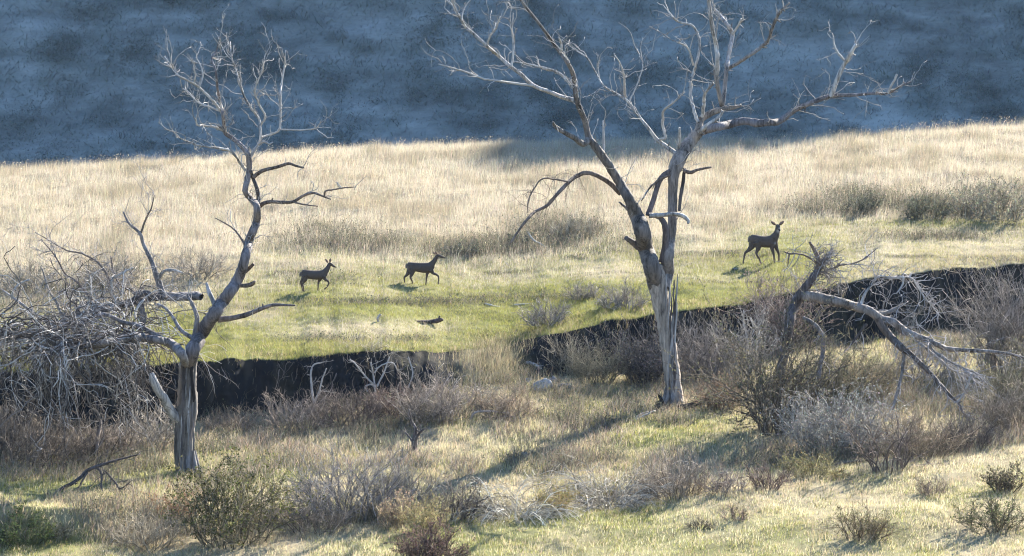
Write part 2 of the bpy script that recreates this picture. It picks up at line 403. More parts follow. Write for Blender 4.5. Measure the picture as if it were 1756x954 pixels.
inx = (U_ > -160) & (U_ < 1916)
def vary(c, s=0.18, tint=0.06):
    n = len(c); return np.clip(c * (1 + rng.normal(0, s, (n, 1))) * (1 + rng.normal(0, tint, (n, 3))), 0.01, 0.9)

# dry standing grass of the meadow
mb = MB()
w = np.where(meadow & inx & (SRg < 11.4), (1 - green * 0.93) * (0.35 + 1.3 * n_sm) * (1 - 0.5 * weedy), 0)
p, r, c = scatter(G, w, 620000)
cl = fbm(p[:, 0] / 0.45, p[:, 1] / 0.45, 81, 2)
hgt = (0.15 + 0.24 * sstep(0.15, 0.75, tm[r, c])) * rng.uniform(0.45, 1.25, len(p)) * (0.35 + 1.3 * cl) * (0.75 + 0.5 * n_big[r, c])
pt = fbm(p[:, 0] / 1.6, p[:, 1] / 2.4, 121, 4); hgt = hgt * (0.5 + 1.0 * pt)
col = lerp(DRY, (0.46, 0.41, 0.31), rng.uniform(0, 1, len(p)) ** 1.5); col = lerp(col, (0.25, 0.215, 0.15), np.clip((pt - 0.50) * 5, 0, 0.75)); col = lerp(col, (0.20, 0.19, 0.09), np.clip(green[r, c] * 0.9 + (n_mid[r, c] - 0.55) * 1.0, 0, 0.8) * rng.uniform(0, 1, len(p)))
blades(mb, p, hgt, rng.uniform(0.006, 0.013, len(p)), vary(col), 0.28)
tag(mb.build('dry_grass', M_GRASS, smooth=False), 'pale dry grass standing across the sunlit meadow', 'grass', None, 'stuff')

p, r, c = scatter(G, np.where(meadow & inx & (SRg < 11.2), sstep(0.2, 0.6, tm) * (n_sm ** 2) * (1 - green * 0.8), 0), 16000)      # taller stalks with seed heads
hgt = rng.uniform(0.35, 0.75, len(p)); col = lerp((0.34, 0.27, 0.17), (0.46, 0.40, 0.29), rng.uniform(0, 1, len(p)))
mb2 = MB(); blades(mb2, p, hgt, rng.uniform(0.007, 0.011, len(p)), vary(col), 0.22, seg=2); leaves(mb2, p + np.column_stack([rng.normal(0.05, 0.08, (len(p), 2)), hgt * 0.9]), 0.04, vary(col), 1.5)
tag(mb2.build('seed_stalks', M_GRASS, smooth=False), 'taller straw stalks with seed heads rising above the dry meadow grass', 'grass', None, 'stuff')

# short green grass of the meadow
mb = MB()
w = np.where(meadow & inx & (SRg < 11.0), np.clip(green * 1.1 - 0.08, 0, 1) * (0.3 + 1.4 * n_sm), 0)
p, r, c = scatter(G, w, 330000)
hgt = 0.10 * rng.uniform(0.4, 1.5, len(p)) * (0.5 + n_mid[r, c])
col = lerp(GRN, (0.27, 0.25, 0.09), rng.uniform(0, 1, len(p)) ** 1.3 * 0.9)
blades(mb, p, hgt, rng.uniform(0.008, 0.016, len(p)), vary(col), 0.5)
tag(mb.build('green_grass', M_GRASS, smooth=False), 'short yellow green grass on the flat above the cut bank', 'grass', None, 'stuff')

# grass of the creek floor and the near slope
mb = MB()
near = (SRg > 4.2) & (SRg < 7.95) & inx
w = np.where(near, (0.12 + 2.2 * n_sm ** 1.6) * (0.3 + 1.3 * n_mid), 0)
p, r, c = scatter(G, w, 620000)
gg = green[r, c]; cl = fbm(p[:, 0] / 0.3, p[:, 1] / 0.3, 83, 2)
isg = rng.uniform(0, 1, len(p)) < gg * 0.78
hgt = np.where(isg, 0.13, 0.19) * rng.uniform(0.4, 1.4, len(p)) * (0.15 + 1.6 * cl) * np.where((SRg[r, c] < 5.15) , 0.8, 1.0) * (1 - 0.15 * gg)
col = np.where(isg[:, None], lerp(GRN, (0.32, 0.31, 0.11), rng.uniform(0, 1, len(p))), lerp((0.42, 0.36, 0.225), (0.53, 0.47, 0.30), rng.uniform(0, 1, len(p))))
brn = np.clip((fbm(p[:, 0] / 1.6, p[:, 1] / 1.6, 95, 3) - 0.5) * 4, 0, 1) * (~isg)
col = lerp(col, (0.24, 0.17, 0.12), brn * 0.55)
blades(mb, p, hgt, rng.uniform(0.006, 0.013, len(p)), vary(col), 0.38, seg=2)
tag(mb.build('mixed_grass', M_GRASS, smooth=False), 'mixed green and straw coloured grass on the near slope and creek floor', 'grass', None, 'stuff')

# grass growing down the cut bank
mb = MB()
w = np.where((SRg > 7.9) & (SRg < 10.02) & inx, (0.012 + 0.8 * blob(845, 640, 50, 60) + 0.12 * blob(1200, 590, 200, 60)) * n_sm, 0)
p, r, c = scatter(G, w, 9000)
hgt = 0.30 * rng.uniform(0.3, 1.4, len(p))
blades(mb, p, hgt, rng.uniform(0.006, 0.013, len(p)), vary(lerp((0.17, 0.15, 0.09), (0.33, 0.28, 0.18), rng.uniform(0, 1, len(p)))), 0.45, seg=2)
tag(mb.build('bank_grass', M_GRASS, smooth=False), 'sparse dull grass clinging to the dark cut bank', 'grass', None, 'stuff')

# grass hanging over the lip and roots hanging from it
mb = MB()
p, r, c = scatter(G, np.where((SRg > 9.75) & (SRg < 10.06) & inx, n_sm ** 2 * 3, 0), 9000)
blades(mb, p, rng.uniform(0.10, 0.22, len(p)), rng.uniform(0.008, 0.015, len(p)), vary(lerp((0.20, 0.19, 0.07), (0.36, 0.30, 0.19), rng.uniform(0, 1, len(p)))), 0.6, seg=2, wind=(0.0, -1.1))
tag(mb.build('lip_grass', M_GRASS, smooth=False), 'ragged grass leaning out over the lip of the cut bank', 'grass', None, 'stuff')
mb = MB()
p, r, c = scatter(G, np.where((SRg > 8.8) & (SRg < 10.0) & inx & (U_ > 100), (n_mid > 0.45) * 1.0, 0), 420)
d = np.column_stack([rng.normal(0, 0.5, 420), -0.5 - rng.uniform(0, 0.4, 420), rng.normal(-0.5, 0.4, 420)])
q = grow(p - (0, 0.02, 0), d, rng.uniform(0.2, 1.0, 420), 8, -0.22, 0.28)
tubes(mb, q, np.linspace(1, 0.4, 8)[None] * rng.uniform(0.005, 0.015, (420, 1)), 4, np.array((0.17, 0.135, 0.11)) * rng.uniform(0.4, 1.7, (420, 1)))
tag(mb.build('roots', M_TWIG), 'bare roots and dead vines hanging down the face of the cut bank', 'roots', None, 'stuff')

# dark weeds: stiff grey green stalks with small leaves
mb = MB()
p, r, c = scatter(G, np.where(inx, weedy ** 1.2, 0), 60000)
hgt = np.where(meadow[r, c], 0.42, 0.5) * rng.uniform(0.35, 1.3, len(p)) * np.where(np.abs(V_[r, c] - 520) < 75, 0.45, 1.0)
col = lerp(WEED, (0.21, 0.18, 0.14), rng.uniform(0, 1, len(p)))
blades(mb, p, hgt, rng.uniform(0.010, 0.022, len(p)), vary(col), 0.4, seg=2)
k = rng.integers(0, len(p), 60000); lp = p[k] + np.column_stack([rng.normal(0, 0.06, (60000, 2)), hgt[k] * rng.uniform(0.15, 1, 60000)])
leaves(mb, lp, 0.05, vary(lerp(WEED, (0.09, 0.10, 0.06), rng.uniform(0, 1, 60000))))
tag(mb.build('weeds', M_LEAF, smooth=False), 'dark grey green weeds in patches among the grass', 'weeds', None, 'stuff')

# small dark tufts over the near slope
mb = MB()
tf = np.clip((fbm(XR / 0.8 + 3, YR / 1.0, 101, 3) - 0.47) * 6, 0.0, 1) * (SRg > 4.2) * (SRg < 5.4)
p, r, c = scatter(G, np.where(inx, tf + 0.05, 0), 120000)
col = np.array([(0.075, 0.085, 0.03), (0.12, 0.11, 0.05), (0.10, 0.085, 0.055), (0.16, 0.165, 0.05), (0.24, 0.22, 0.10)])[rng.integers(0, 5, len(p))]
blades(mb, p, rng.uniform(0.05, 0.20, len(p)), rng.uniform(0.010, 0.022, len(p)), vary(col, 0.25), 0.8, seg=2)
tag(mb.build('low_weeds', M_LEAF, smooth=False), 'low dark green and brown weeds dotted through the near grass', 'weeds', None, 'stuff')

# broken brown stalks over the creek floor
mb = MB()
stk = np.clip((fbm(XR / 1.6 + 9, YR / 2.2, 97, 4) - 0.44) * 4.5, 0.03, 1) * (SRg > 5.0) * (SRg < 8.1) * (1 - 0.8 * blob(1150, 735, 130, 40)) * (1 - 0.7 * blob(60, 830, 220, 22))
p, r, c = scatter(G, np.where(inx, stk, 0), 55000)
hgt = rng.uniform(0.12, 0.5, len(p)) * (0.5 + stk[r, c] * 0.6)
col = np.array([(0.26, 0.21, 0.165), (0.15, 0.125, 0.105), (0.38, 0.32, 0.24), (0.30, 0.23, 0.155), (0.23, 0.215, 0.18)])[rng.integers(0, 5, len(p))]
blades(mb, p, hgt, rng.uniform(0.008, 0.018, len(p)), vary(col, 0.3), 0.6, seg=2)
tag(mb.build('dry_stalks', M_LEAF, smooth=False), 'broken brown stalks and dead stems among the grass of the creek floor', 'stalks', None, 'stuff')

# scrub and grass of the shaded hill
mb = MB()
hin = (np.abs(HX) < 60) & (HY < 258) & (HY > 224)
p, r, c = scatter(HG, np.where(hin, 0.3 + hn2, 0), 150000)
s = hs[r, c]
hgt = (0.22 + 0.22 * s) * rng.uniform(0.3, 1.2, len(p))
col = lerp((0.225, 0.227, 0.205), (0.15, 0.158, 0.14), np.clip(s + rng.normal(0, .12, len(p)), 0, 1))
blades(mb, p, hgt, rng.uniform(0.03, 0.07, len(p)), vary(col, 0.10), 0.7)
cw = np.where(hin, np.clip(hs - 0.25, 0.02, 1) ** 1.5, 0); q, r, c = scatter(HG, cw, 700)
rad = rng.uniform(0.3, 1.25, 700) ** 1.3; k = rng.choice(700, 230000, p=rad ** 2 / (rad ** 2).sum())
off = rng.normal(0, 0.5, (len(k), 3)) * np.column_stack([rad[k] * 1.6, rad[k], rad[k] * 0.30]); off[:, 2] = np.abs(off[:, 2]) + off[:, 1] * 0.9 - 0.05
lp = q[k] + off
leaves(mb, lp, 0.085, vary(np.broadcast_to((0.155, 0.165, 0.145), (len(k), 3))))
tag(mb.build('hill_scrub', M_LEAF, smooth=False), 'low dark scrub and grass covering the shaded hillside', 'scrub', None, 'stuff')

# ------------------------------------------------------------------ the air
m, N, L = new_mat('haze_air')
vs = N.new('ShaderNodeVolumePrincipled'); vs.inputs['Color'].default_value = (0.72, 0.86, 1.0, 1); vs.inputs['Density'].default_value = 0.00006
o = N.new('ShaderNodeOutputMaterial'); L.new(vs.outputs[0], o.inputs['Volume'])
hz = MB(); bx = np.array([(x, y, z) for x in (-1900, 1900) for y in (-120, 640) for z in (-45, 190)], float)
hz.add(bx, [[0, 1, 3, 2], [4, 6, 7, 5], [0, 4, 5, 1], [2, 3, 7, 6], [0, 2, 6, 4], [1, 5, 7, 3]])
HAZE = hz.build('haze', m, smooth=False); HAZE['kind'] = 'stuff'

# ------------------------------------------------------------------ the dead trees, traced limb by limb with a depth of their own
GREY = (0.205, 0.178, 0.152); PALE = (0.38, 0.35, 0.31); DARK = (0.085, 0.07, 0.062); BROWN = (0.16, 0.12, 0.095)

class Tree:
    """a bare tree whose limbs are given as photo points (u, v, radius) running from depth d0 to d1 (metres from the trunk)"""
    def __init__(s, name, u, v, label, cat, group=None, dY=0.0):
        g0 = ground(u, v); s.Y = g0[1] + dY; s.base = g0 + np.array([0, dY, -0.05]); s.sc = F / s.Y
        s.root = empty(name, s.base); tag(s.root, label, cat, group); s.lines = []
    def p3(s, pts, d0, d1, wig=0.25):
        a = np.asarray(pts, float); L = np.concatenate([[0], np.cumsum(np.hypot(*np.diff(a[:, :2], axis=0).T))]); t = L / L[-1]
        d = d0 + (d1 - d0) * t; d[1:] += rng.normal(0, wig, len(a) - 1) * (L[-1] / s.sc) * 0.12
        return P(a[:, 0], a[:, 1], s.Y + d), a[:, 2] / s.sc
    def limb(s, pts, d0=0.0, d1=0.0, name='branch', col=GREY, k=8, rough=0.10, wob=0.0, m=5, wig=0.25, twigs=1.0, extra=None):
        mb = MB(); p, r = s.p3(pts, d0, d1, wig); c, rr = limb(mb, p, r, k, m, rough, max(wob, 0.14 if max(r) < 0.06 else 0.0), col)
        if extra: extra(mb)
        ns = int(len(c) * 0.10 * min(1, twigs) + rng.uniform(0, 1)) if len(c) > 10 else 0        # broken stubs and knots
        for j in (rng.integers(3, len(c) - 3, ns) if ns else []):
            dr = unit(unit(c[j + 1] - c[j]) * 0.5 + rng.normal(0, 0.8, 3)); rs = rr[j]
            if rs > 0.10: continue
            rs = min(rs, 0.045); 
            limb(mb, np.array([c[j], c[j] + dr * (rr[j] + rs), c[j] + dr * (rr[j] + rs * 1.4 + rng.uniform(0.02, 0.14))]), [rs * 0.62, rs * 0.48, rs * 0.30], 6, 3, 0.15, 0.0, col)
        o = mb.build(name, M_BARK if max(r) > 0.05 else M_TWIG, s.root, s.base)
        if twigs > 0: s.lines.append((c, twigs))
        return o
    def crown(s, n1, l1, n2, l2, r1=0.013, grav=0.0, col=PALE, spread=0.9, wob=0.22, lo=0.3, n3=0, l3=0.4):
        mb = MB(); tot = sum(np.linalg.norm(np.diff(c, axis=0), axis=1).sum() * w for c, w in s.lines); gs = []
        for c, w in s.lines:
            ln = np.linalg.norm(np.diff(c, axis=0), axis=1).sum() * w; k = int(round(n1 * ln / tot))
            if k: st, d = offshoots(c[None], k, lo, 1.0, spread); gs.append((st, d))
        st = np.concatenate([a for a, b in gs]); d = np.concatenate([b for a, b in gs])
        d[:, 2] += 0.35 if grav >= 0 else 0.0
        p1 = grow(st, d, l1 * rng.uniform(0.35, 1.5, len(st)), 8, grav, wob)
        c1 = np.asarray(col) * rng.uniform(0.55, 1.1, (len(st), 1))
        tubes(mb, p1, np.linspace(1, 0.45, 8)[None] * r1 * rng.uniform(0.7, 1.4, (len(st), 1)), 4, c1)
        if n2:
            st, d = offshoots(p1, n2, 0.2, 1, spread); p2 = grow(st, d, l2 * rng.uniform(0.3, 1.5, n2), 6, grav, wob)
            tubes(mb, p2, np.linspace(1, 0.5, 6)[None] * r1 * 0.62 * np.ones((n2, 1)), 3, np.asarray(col) * rng.uniform(0.5, 1.1, (n2, 1)))
            if n3:
                st, d = offshoots(p2, n3, 0.1, 1, spread); p3 = grow(st, d, l3 * rng.uniform(0.3, 1.5, n3), 5, grav, wob)
                tubes(mb, p3, np.linspace(1, 0.5, 5)[None] * r1 * 0.5 * np.ones((n3, 1)), 3, np.asarray(col) * rng.uniform(0.5, 1.1, (n3, 1)))
        o = mb.build('crown', M_TWIG, s.root, s.base); return o

def strips(tree, u, v0, v1, du, n, w, col, dep):
    """loose strips and cracks of bark standing a little proud of a trunk"""
    def f(mb):
        for _ in range(n):
            a = rng.uniform(min(v0, v1), max(v0, v1)); l = rng.uniform(0.25, 0.6) * abs(v1 - v0); uu = u + rng.uniform(-du, du); b = max(a - l, min(v0, v1))
            ks = np.linspace(a, b, 6); pts = P(uu + (ks - a) * -0.04 + rng.normal(0, 0.6, 6) + np.interp(ks, [v1, v0], [0, 0]), ks, tree.Y - dep)
            tubes(mb, pts[None], np.array([[0.3, 1, 0.9, 1, 0.8, 0.2]]) * w / tree.sc, 5, np.asarray(col) * rng.uniform(0.7, 1.3), 0.2)
    return f

# the tall dead tree
T = Tree('dead_tree', 1156, 694, 'tall dead tree with a pale straight trunk forking high into bare silvery branches', 'tree')
def flare(mb):
    for a in np.linspace(0, 2 * math.pi, 8, endpoint=False):
        d = np.array([math.cos(a), math.sin(a), 0]); b = T.base
        p = np.array([b + d * 0.14 + (0, 0, 0.75), b + d * 0.24 + (0, 0, 0.28), b + d * rng.uniform(0.36, 0.55) + (0, 0, -0.06)])
        limb(mb, p, [0.08, 0.11, 0.07], 6, 4, 0.15, 0, (0.26, 0.235, 0.21))
    strips(T, 1152, 690, 480, 7, 9, 1.6, (0.12, 0.10, 0.09), 0.27)(mb); strips(T, 1150, 690, 470, 9, 9, 1.8, (0.36, 0.33, 0.30), 0.26)(mb)
T.limb([(1158, 703, 16.5), (1157, 682, 14.5), (1152, 640, 13.8), (1146, 595, 13.6), (1140, 555, 13.6), (1132, 515, 15), (1126, 482, 17), (1121, 455, 14.5)], 0, 0, 'trunk', (0.36, 0.30, 0.24), 14, 0.10, m=7, wig=0, twigs=0, extra=flare)
T.limb([(1125, 490, 14), (1117, 455, 15), (1107, 425, 14), (1102, 398, 14), (1092, 370, 12.5), (1078, 340, 9), (1062, 312, 8), (1040, 278, 7.5), (1020, 250, 7), (1010, 236, 5.5), (1003, 207, 5), (989, 171, 4.4), (984, 131, 4), (972, 106, 3.4), (959, 88, 3), (927, 44, 2.4), (893, 0, 2), (872, -40, 1.2)], 0, -2.2, 'branch', (0.14, 0.12, 0.105), 10, 0.12)
T.limb([(1136, 495, 12), (1143, 468, 13), (1146, 440, 10), (1150, 412, 8.5), (1153, 386, 8), (1154, 340, 8), (1155, 305, 9), (1162, 280, 12), (1175, 256, 11), (1187, 240, 10), (1199, 226, 9)], 0, 0.8, 'branch', (0.22, 0.19, 0.165), 10, 0.12)
T.limb([(1199, 227, 8.5), (1213, 222, 7.5), (1231, 218, 7.5), (1253, 213, 7.5), (1275, 208, 7), (1299, 211, 7.5), (1318, 210, 6.5), (1337, 208, 6), (1363, 189, 5), (1395, 175, 4.6), (1425, 165, 4), (1466, 163, 3), (1500, 160, 2.6), (1522, 160, 2.5), (1545, 147, 2.2), (1562, 141, 1.4)], 0.8, -1.5, 'branch', (0.17, 0.15, 0.145), 8, 0.14)
T.limb([(1425, 166, 3.8), (1438, 131, 3.8), (1447, 112, 3.4), (1457, 95, 3.4), (1468, 76, 2.4)], -0.6, -1.0, col=PALE)
T.limb([(1448, 104, 2), (1437, 92, 2), (1430, 76, 1.6), (1429, 62, 1)], -0.8, -0.6, col=PALE)
T.limb([(1522, 160, 2), (1536, 132, 2), (1537, 128, 1.5)], -1.4, -1.5, col=PALE, twigs=0)
T.limb([(1199, 225, 7), (1201, 207, 6), (1216, 196, 5.5), (1239, 187, 4.6), (1256, 185, 3.6), (1271, 181, 2.5)], 0.8, 1.4, col=GREY)
T.limb([(1199, 227, 5), (1215, 214, 4), (1232, 202, 3), (1240, 190, 2.5)], 0.8, 0.4, col=PALE, twigs=0.5)
T.limb([(1239, 187, 4.4), (1233, 160, 4), (1229, 138, 3.8), (1225, 118, 3.2)], 1.2, 0.9, col=GREY)
T.limb([(1239, 186, 4), (1243, 150, 3.6), (1246, 120, 3.6), (1249, 100, 3.4), (1253, 80, 3.3), (1256, 58, 3.6), (1247, 42, 3), (1236, 28, 3), (1223, 13, 1.6)], 1.2, 2.0, col=(0.33, 0.31, 0.30))
T.limb([(1230, 128, 3.6), (1230, 100, 3.6), (1228, 78, 3.6), (1222, 52, 3.4), (1218, 25, 3.2), (1215, 0, 3), (1211, -40, 2)], 0.9, 0.2, col=PALE)
T.limb([(1247, 118, 3), (1266, 108, 2.8), (1287, 94, 2.7), (1304, 82, 2.6), (1317, 70, 2.6), (1325, 48, 2.6), (1331, 32, 2.6), (1340, 18, 2.2), (1354, 5, 1.3)], 1.5, 0.4, col=GREY)
T.limb([(1256, 58, 2.2), (1265, 46, 2), (1271, 32, 1.4)], 1.7, 1.4, col=PALE)
T.limb([(1197, 210, 3), (1191, 192, 3), (1186, 173, 3), (1184, 145, 2.8), (1189, 125, 2.6), (1194, 108, 2.5), (1200, 78, 2), (1195, 55, 2), (1184, 42, 1.8), (1164, 38, 1.6), (1154, 30, 1.4), (1145, 19, 1)], 0.8, 2.4, col=PALE)
T.limb([(1189, 112, 1.6), (1184, 92, 1.6), (1176, 79, 1.4), (1160, 72, 1)], 1.5, 0.9, col=PALE)
T.limb([(1204, 200, 3), (1207, 175, 3), (1210, 158, 2.6), (1224, 143, 2)], 0.8, 0.1, col=PALE)
T.limb([(1160, 264, 4), (1142, 251, 3.8), (1126, 239, 3.4), (1112, 220, 2.8), (1098, 203, 2.6), (1084, 184, 2.4), (1073, 171, 2.2), (1052, 158, 1.8), (1035, 147, 1.6), (1022, 126, 1.4), (1007, 100, 1.3), (985, 85, 1.1), (963, 68, 0.8)], 0.6, 2.6, col=PALE)
T.limb([(1073, 171, 2), (1071, 148, 1.9), (1070, 130, 1.6), (1064, 110, 1.3), (1054, 95, 0.9)], 2.0, 1.2, col=PALE)
T.limb([(1078, 176, 1.5), (1092, 146, 1.2), (1102, 115, 1), (1098, 98, 0.9), (1092, 84, 0.7)], 2.0, 3.0, col=PALE)
T.limb([(1131, 239, 2.4), (1141, 236, 2), (1136, 215, 2.2), (1138, 190, 2), (1152, 178, 1.8), (1174, 158, 1)], 1.0, 0.2, col=PALE)
T.limb([(1164, 262, 3.2), (1165, 240, 3), (1165, 219, 2)], 0.7, 0.3, col=PALE, twigs=0)
T.limb([(1010, 240, 5.4), (1000, 247, 5.4), (985, 237, 4.6), (967, 227, 4), (952, 217, 3), (948, 209, 1.6)], -1.2, -2.4, col=GREY, twigs=0.4)
T.limb([(1035, 272, 2.4), (1035, 245, 2.4), (1034, 207, 1.4)], -0.9, -0.6, col=PALE, twigs=0.3)
T.limb([(984, 172, 4), (965, 167, 3.7), (940, 157, 3.4), (915, 147, 3.2), (895, 129, 3), (875, 114, 3), (855, 96, 2.8), (836, 80, 2.6), (812, 58, 2.4), (800, 48, 2.2), (792, 36, 2), (782, 18, 1.8), (772, -6, 1.3)], -1.5, -3.4, col=(0.38, 0.36, 0.34))
T.limb([(913, 147, 2.2), (880, 143, 2), (850, 138, 1.9), (828, 135, 1.8), (805, 126, 1.6), (784, 119, 1.4), (752, 110, 0.9)], -2.2, -4.0, col=PALE)
T.limb([(984, 153, 2.6), (974, 140, 2.5), (963, 129, 2.4), (950, 122, 2.2), (935, 117, 2), (915, 112, 1.6), (879, 105, 1)], -1.6, -0.2, col=PALE)
T.limb([(877, 115, 1.8), (880, 92, 1.8), (880, 72, 1.7), (878, 48, 1.5), (880, 22, 0.9)], -2.6, -2.0, col=PALE)
T.limb([(834, 78, 1.7), (842, 60, 1.6), (850, 50, 1.5), (858, 28, 0.9)], -3.0, -3.6, col=PALE)
T.limb([(792, 36, 1.4), (793, 22, 1.3), (800, 8, 1.1), (812, -6, 0.8)], -3.3, -2.6, col=PALE)
T.limb([(961, 90, 2), (963, 78, 2), (958, 64, 1.2)], -1.8, -2.2, col=PALE)
T.limb([(1064, 332, 5), (1050, 318, 4.6), (1035, 307, 4.3), (1018, 299, 4), (1003, 297, 3.8), (988, 303, 3.5), (975, 313, 3.3), (955, 334, 3), (938, 353, 2.8), (918, 363, 2.5), (903, 378, 2.2), (888, 398, 1.8), (875, 418, 1.2)], -0.2, -3.2, col=BROWN, twigs=0.0)
T.limb([(975, 312, 1.6), (952, 308, 1.3), (930, 307, 1.2), (915, 325, 1.1), (906, 345, 1), (905, 365, 0.7)], -1.6, -2.4, col=BROWN, twigs=0.0)
T.limb([(1096, 424, 7), (1086, 416, 5.5), (1073, 408, 4)], -0.1, -0.5, 'branch_stub', (0.14, 0.12, 0.11), twigs=0)
T.limb([(1135, 450, 6.5), (1141, 418, 6), (1140, 388, 5.5), (1132, 374, 4.5), (1118, 369, 4), (1108, 367, 3)], 0.0, -0.4, col=(0.12, 0.10, 0.095), twigs=0)
T.limb([(1112, 367, 4.6), (1120, 345, 4.4), (1128, 318, 4.2), (1136, 303, 4.4), (1150, 294, 4.8)], -0.2, 0.4, col=(0.13, 0.10, 0.09), twigs=0.2)
T.limb([(1165, 362, 2.6), (1167, 338, 3.2), (1171, 315, 3.2), (1174, 288, 3)], 0.15, 0.4, col=DARK, twigs=0)
T.limb([(1113, 370, 4), (1135, 369, 3.6), (1155, 367, 3.4), (1170, 370, 3.6), (1180, 378, 3), (1180, 384, 1.6)], -0.45, -0.5, col=PALE, twigs=0)
T.limb([(1172, 292, 3.4), (1184, 296, 3), (1195, 292, 2.2), (1208, 289, 1.9), (1220, 287, 1.4)], 0.2, -0.3, col=BROWN, twigs=0)
T.limb([(1152, 300, 3), (1135, 306, 2.4), (1115, 322, 1.6), (1100, 345, 1)], 0.3, -0.3, col=BROWN, twigs=0.3)
T.limb([(1092, 372, 3), (1080, 362, 3), (1062, 347, 1.4)], -0.1, -0.4, 'branch_stub', (0.2, 0.18, 0.17), twigs=0)
T.crown(260, 1.0, 420, 0.5, 0.0135, 0.01, PALE, 0.9, 0.28)
mb = MB(); c = P([1003, 990, 975, 955, 938, 918, 903, 890, 950, 930, 910], [297, 303, 313, 334, 353, 363, 378, 395, 308, 308, 330], T.Y + np.array([-1.3, -1.5, -1.7, -2, -2.3, -2.6, -2.8, -3, -1.8, -2, -2.2]))
st = c[rng.integers(0, len(c), 34)]; p1 = grow(st, rng.normal(0, 0.5, (34, 3)) + (0, 0, -0.2), rng.uniform(0.4, 1.4, 34), 7, -0.16, 0.25)
tubes(mb, p1, np.linspace(1, 0.5, 7)[None] * 0.0095 * np.ones((34, 1)), 3, BROWN)
st, d = offshoots(p1, 40); tubes(mb, grow(st, d, rng.uniform(0.15, 0.6, 40), 5, -0.12, 0.3), np.linspace(1, 0.5, 5)[None] * 0.007 * np.ones((40, 1)), 3, BROWN)
mb.build('hanging_twigs', M_TWIG, T.root, T.base)

# the smaller leaning dead tree
T2 = Tree('dead_tree', 318, 808, 'smaller dead tree with a split grey trunk that leans and thins to a crooked top', 'tree')
def flare2(mb):
    for a in np.linspace(0, 2 * math.pi, 8, endpoint=False):
        d = np.array([math.cos(a), math.sin(a), 0]); b = T2.base
        limb(mb, np.array([b + d * 0.16 + (0, 0, 0.7), b + d * 0.25 + (0, 0, 0.25), b + d * rng.uniform(0.34, 0.5) + (0, 0, -0.06)]), [0.07, 0.10, 0.07], 6, 4, 0.15, 0, (0.2, 0.18, 0.165))
    ks = np.array([[331, 612, 1.2], [329, 635, 2.6], [331, 660, 2.8], [333, 680, 3.2], [332, 690, 1.2]]); limb(mb, P(ks[:, 0], ks[:, 1], T2.Y - 0.31), ks[:, 2] / T2.sc, 6, 4, 0.2, 0, (0.012, 0.010, 0.010))
    strips(T2, 322, 800, 620, 12, 12, 1.7, (0.13, 0.11, 0.10), 0.29)(mb); strips(T2, 315, 790, 620, 10, 8, 2.0, (0.33, 0.31, 0.29), 0.27)(mb)
T2.limb([(319, 818, 19), (318, 800, 17.5), (315, 766, 16.5), (317, 730, 17), (321, 700, 18), (321, 665, 16), (322, 632, 15), (325, 605, 13)], 0, 0, 'trunk', (0.19, 0.165, 0.14), 14, 0.10, m=7, wig=0, twigs=0, extra=flare2)
T2.limb([(325, 628, 12), (333, 597, 12.5), (346, 573, 12), (359, 553, 11.4), (371, 535, 11), (383, 518, 10.4), (395, 502, 10), (405, 487, 9.5), (413, 470, 9), (419, 452, 8.5), (424, 430, 7.8), (427, 415, 7.4), (434, 398, 7), (441, 380, 6.6), (441, 355, 6), (431, 341, 5.5), (421, 328, 5), (425, 308, 5), (428, 290, 5), (427, 270, 4.8), (421, 258, 4.5), (412, 248, 4.2), (399, 237, 3.8), (386, 227, 3.6), (384, 212, 3), (382, 195, 3), (379, 180, 2.6), (375, 164, 2.4), (372, 140, 2), (370, 120, 1.8), (363, 101, 1.5), (371, 88, 1.2), (376, 68, 0.8)], 0, 1.2, 'branch', (0.16, 0.14, 0.135), 9, 0.11)
T2.limb([(442, 352, 4.6), (443, 338, 4.2), (440, 322, 4), (434, 306, 3.8), (429, 292, 3.6)], 0.9, 0.9, col=DARK, twigs=0)
T2.limb([(380, 192, 2.4), (362, 170, 2.2), (340, 149, 2), (322, 138, 1.8), (306, 130, 1.6), (299, 120, 1.3), (293, 107, 0.9)], 1.1, 0.2, col=PALE)
T2.limb([(333, 141, 1.4), (335, 128, 1.3), (332, 113, 0.8)], 0.6, 0.4, col=PALE, twigs=0.4)
T2.limb([(341, 149, 1.6), (347, 135, 1.5), (346, 118, 1.3), (336, 98, 0.8)], 0.7, 1.2, col=PALE, twigs=0.6)
T2.limb([(376, 190, 1.8), (355, 182, 1.7), (337, 174, 1.5), (325, 160, 1.3), (314, 152, 0.8)], 1.1, 1.8, col=PALE)
T2.limb([(386, 226, 2.4), (370, 219, 2), (352, 216, 1.8), (338, 214, 1.6), (337, 197, 0.9)], 1.1, 0.3, col=PALE)
T2.limb([(421, 292, 3), (411, 278, 2.5), (403, 267, 2.2), (393, 258, 2), (372, 254, 1.8), (344, 250, 1.5), (325, 244, 1.3), (302, 234, 0.8)], 1.0, -0.3, col=PALE)
T2.limb([(428, 272, 3.4), (436, 258, 3), (443, 248, 2.6), (447, 235, 2.4), (446, 218, 2.3), (444, 204, 2.1), (430, 185, 1.9), (419, 166, 1.8), (411, 143, 1.6), (404, 118, 1.5), (397, 98, 1.3), (395, 72, 0.9)], 1.1, 2.2, col=PALE)
T2.limb([(446, 216, 2), (455, 200, 1.8), (443, 176, 1.6), (437, 155, 1.4), (448, 125, 1), (455, 92, 0.7)], 1.6, 0.8, col=PALE)
T2.limb([(443, 248, 2.4), (452, 243, 2.2), (462, 247, 1.6), (468, 244, 1)], 1.2, 0.9, col=PALE, twigs=0.3)
T2.limb([(447, 236, 2), (460, 232, 1.9), (474, 227, 1.9), (480, 219, 1.9), (481, 190, 1.8), (481, 160, 1.7), (483, 144, 1.6), (488, 112, 1.3), (490, 86, 0.8)], 1.4, 2.6, col=PALE)
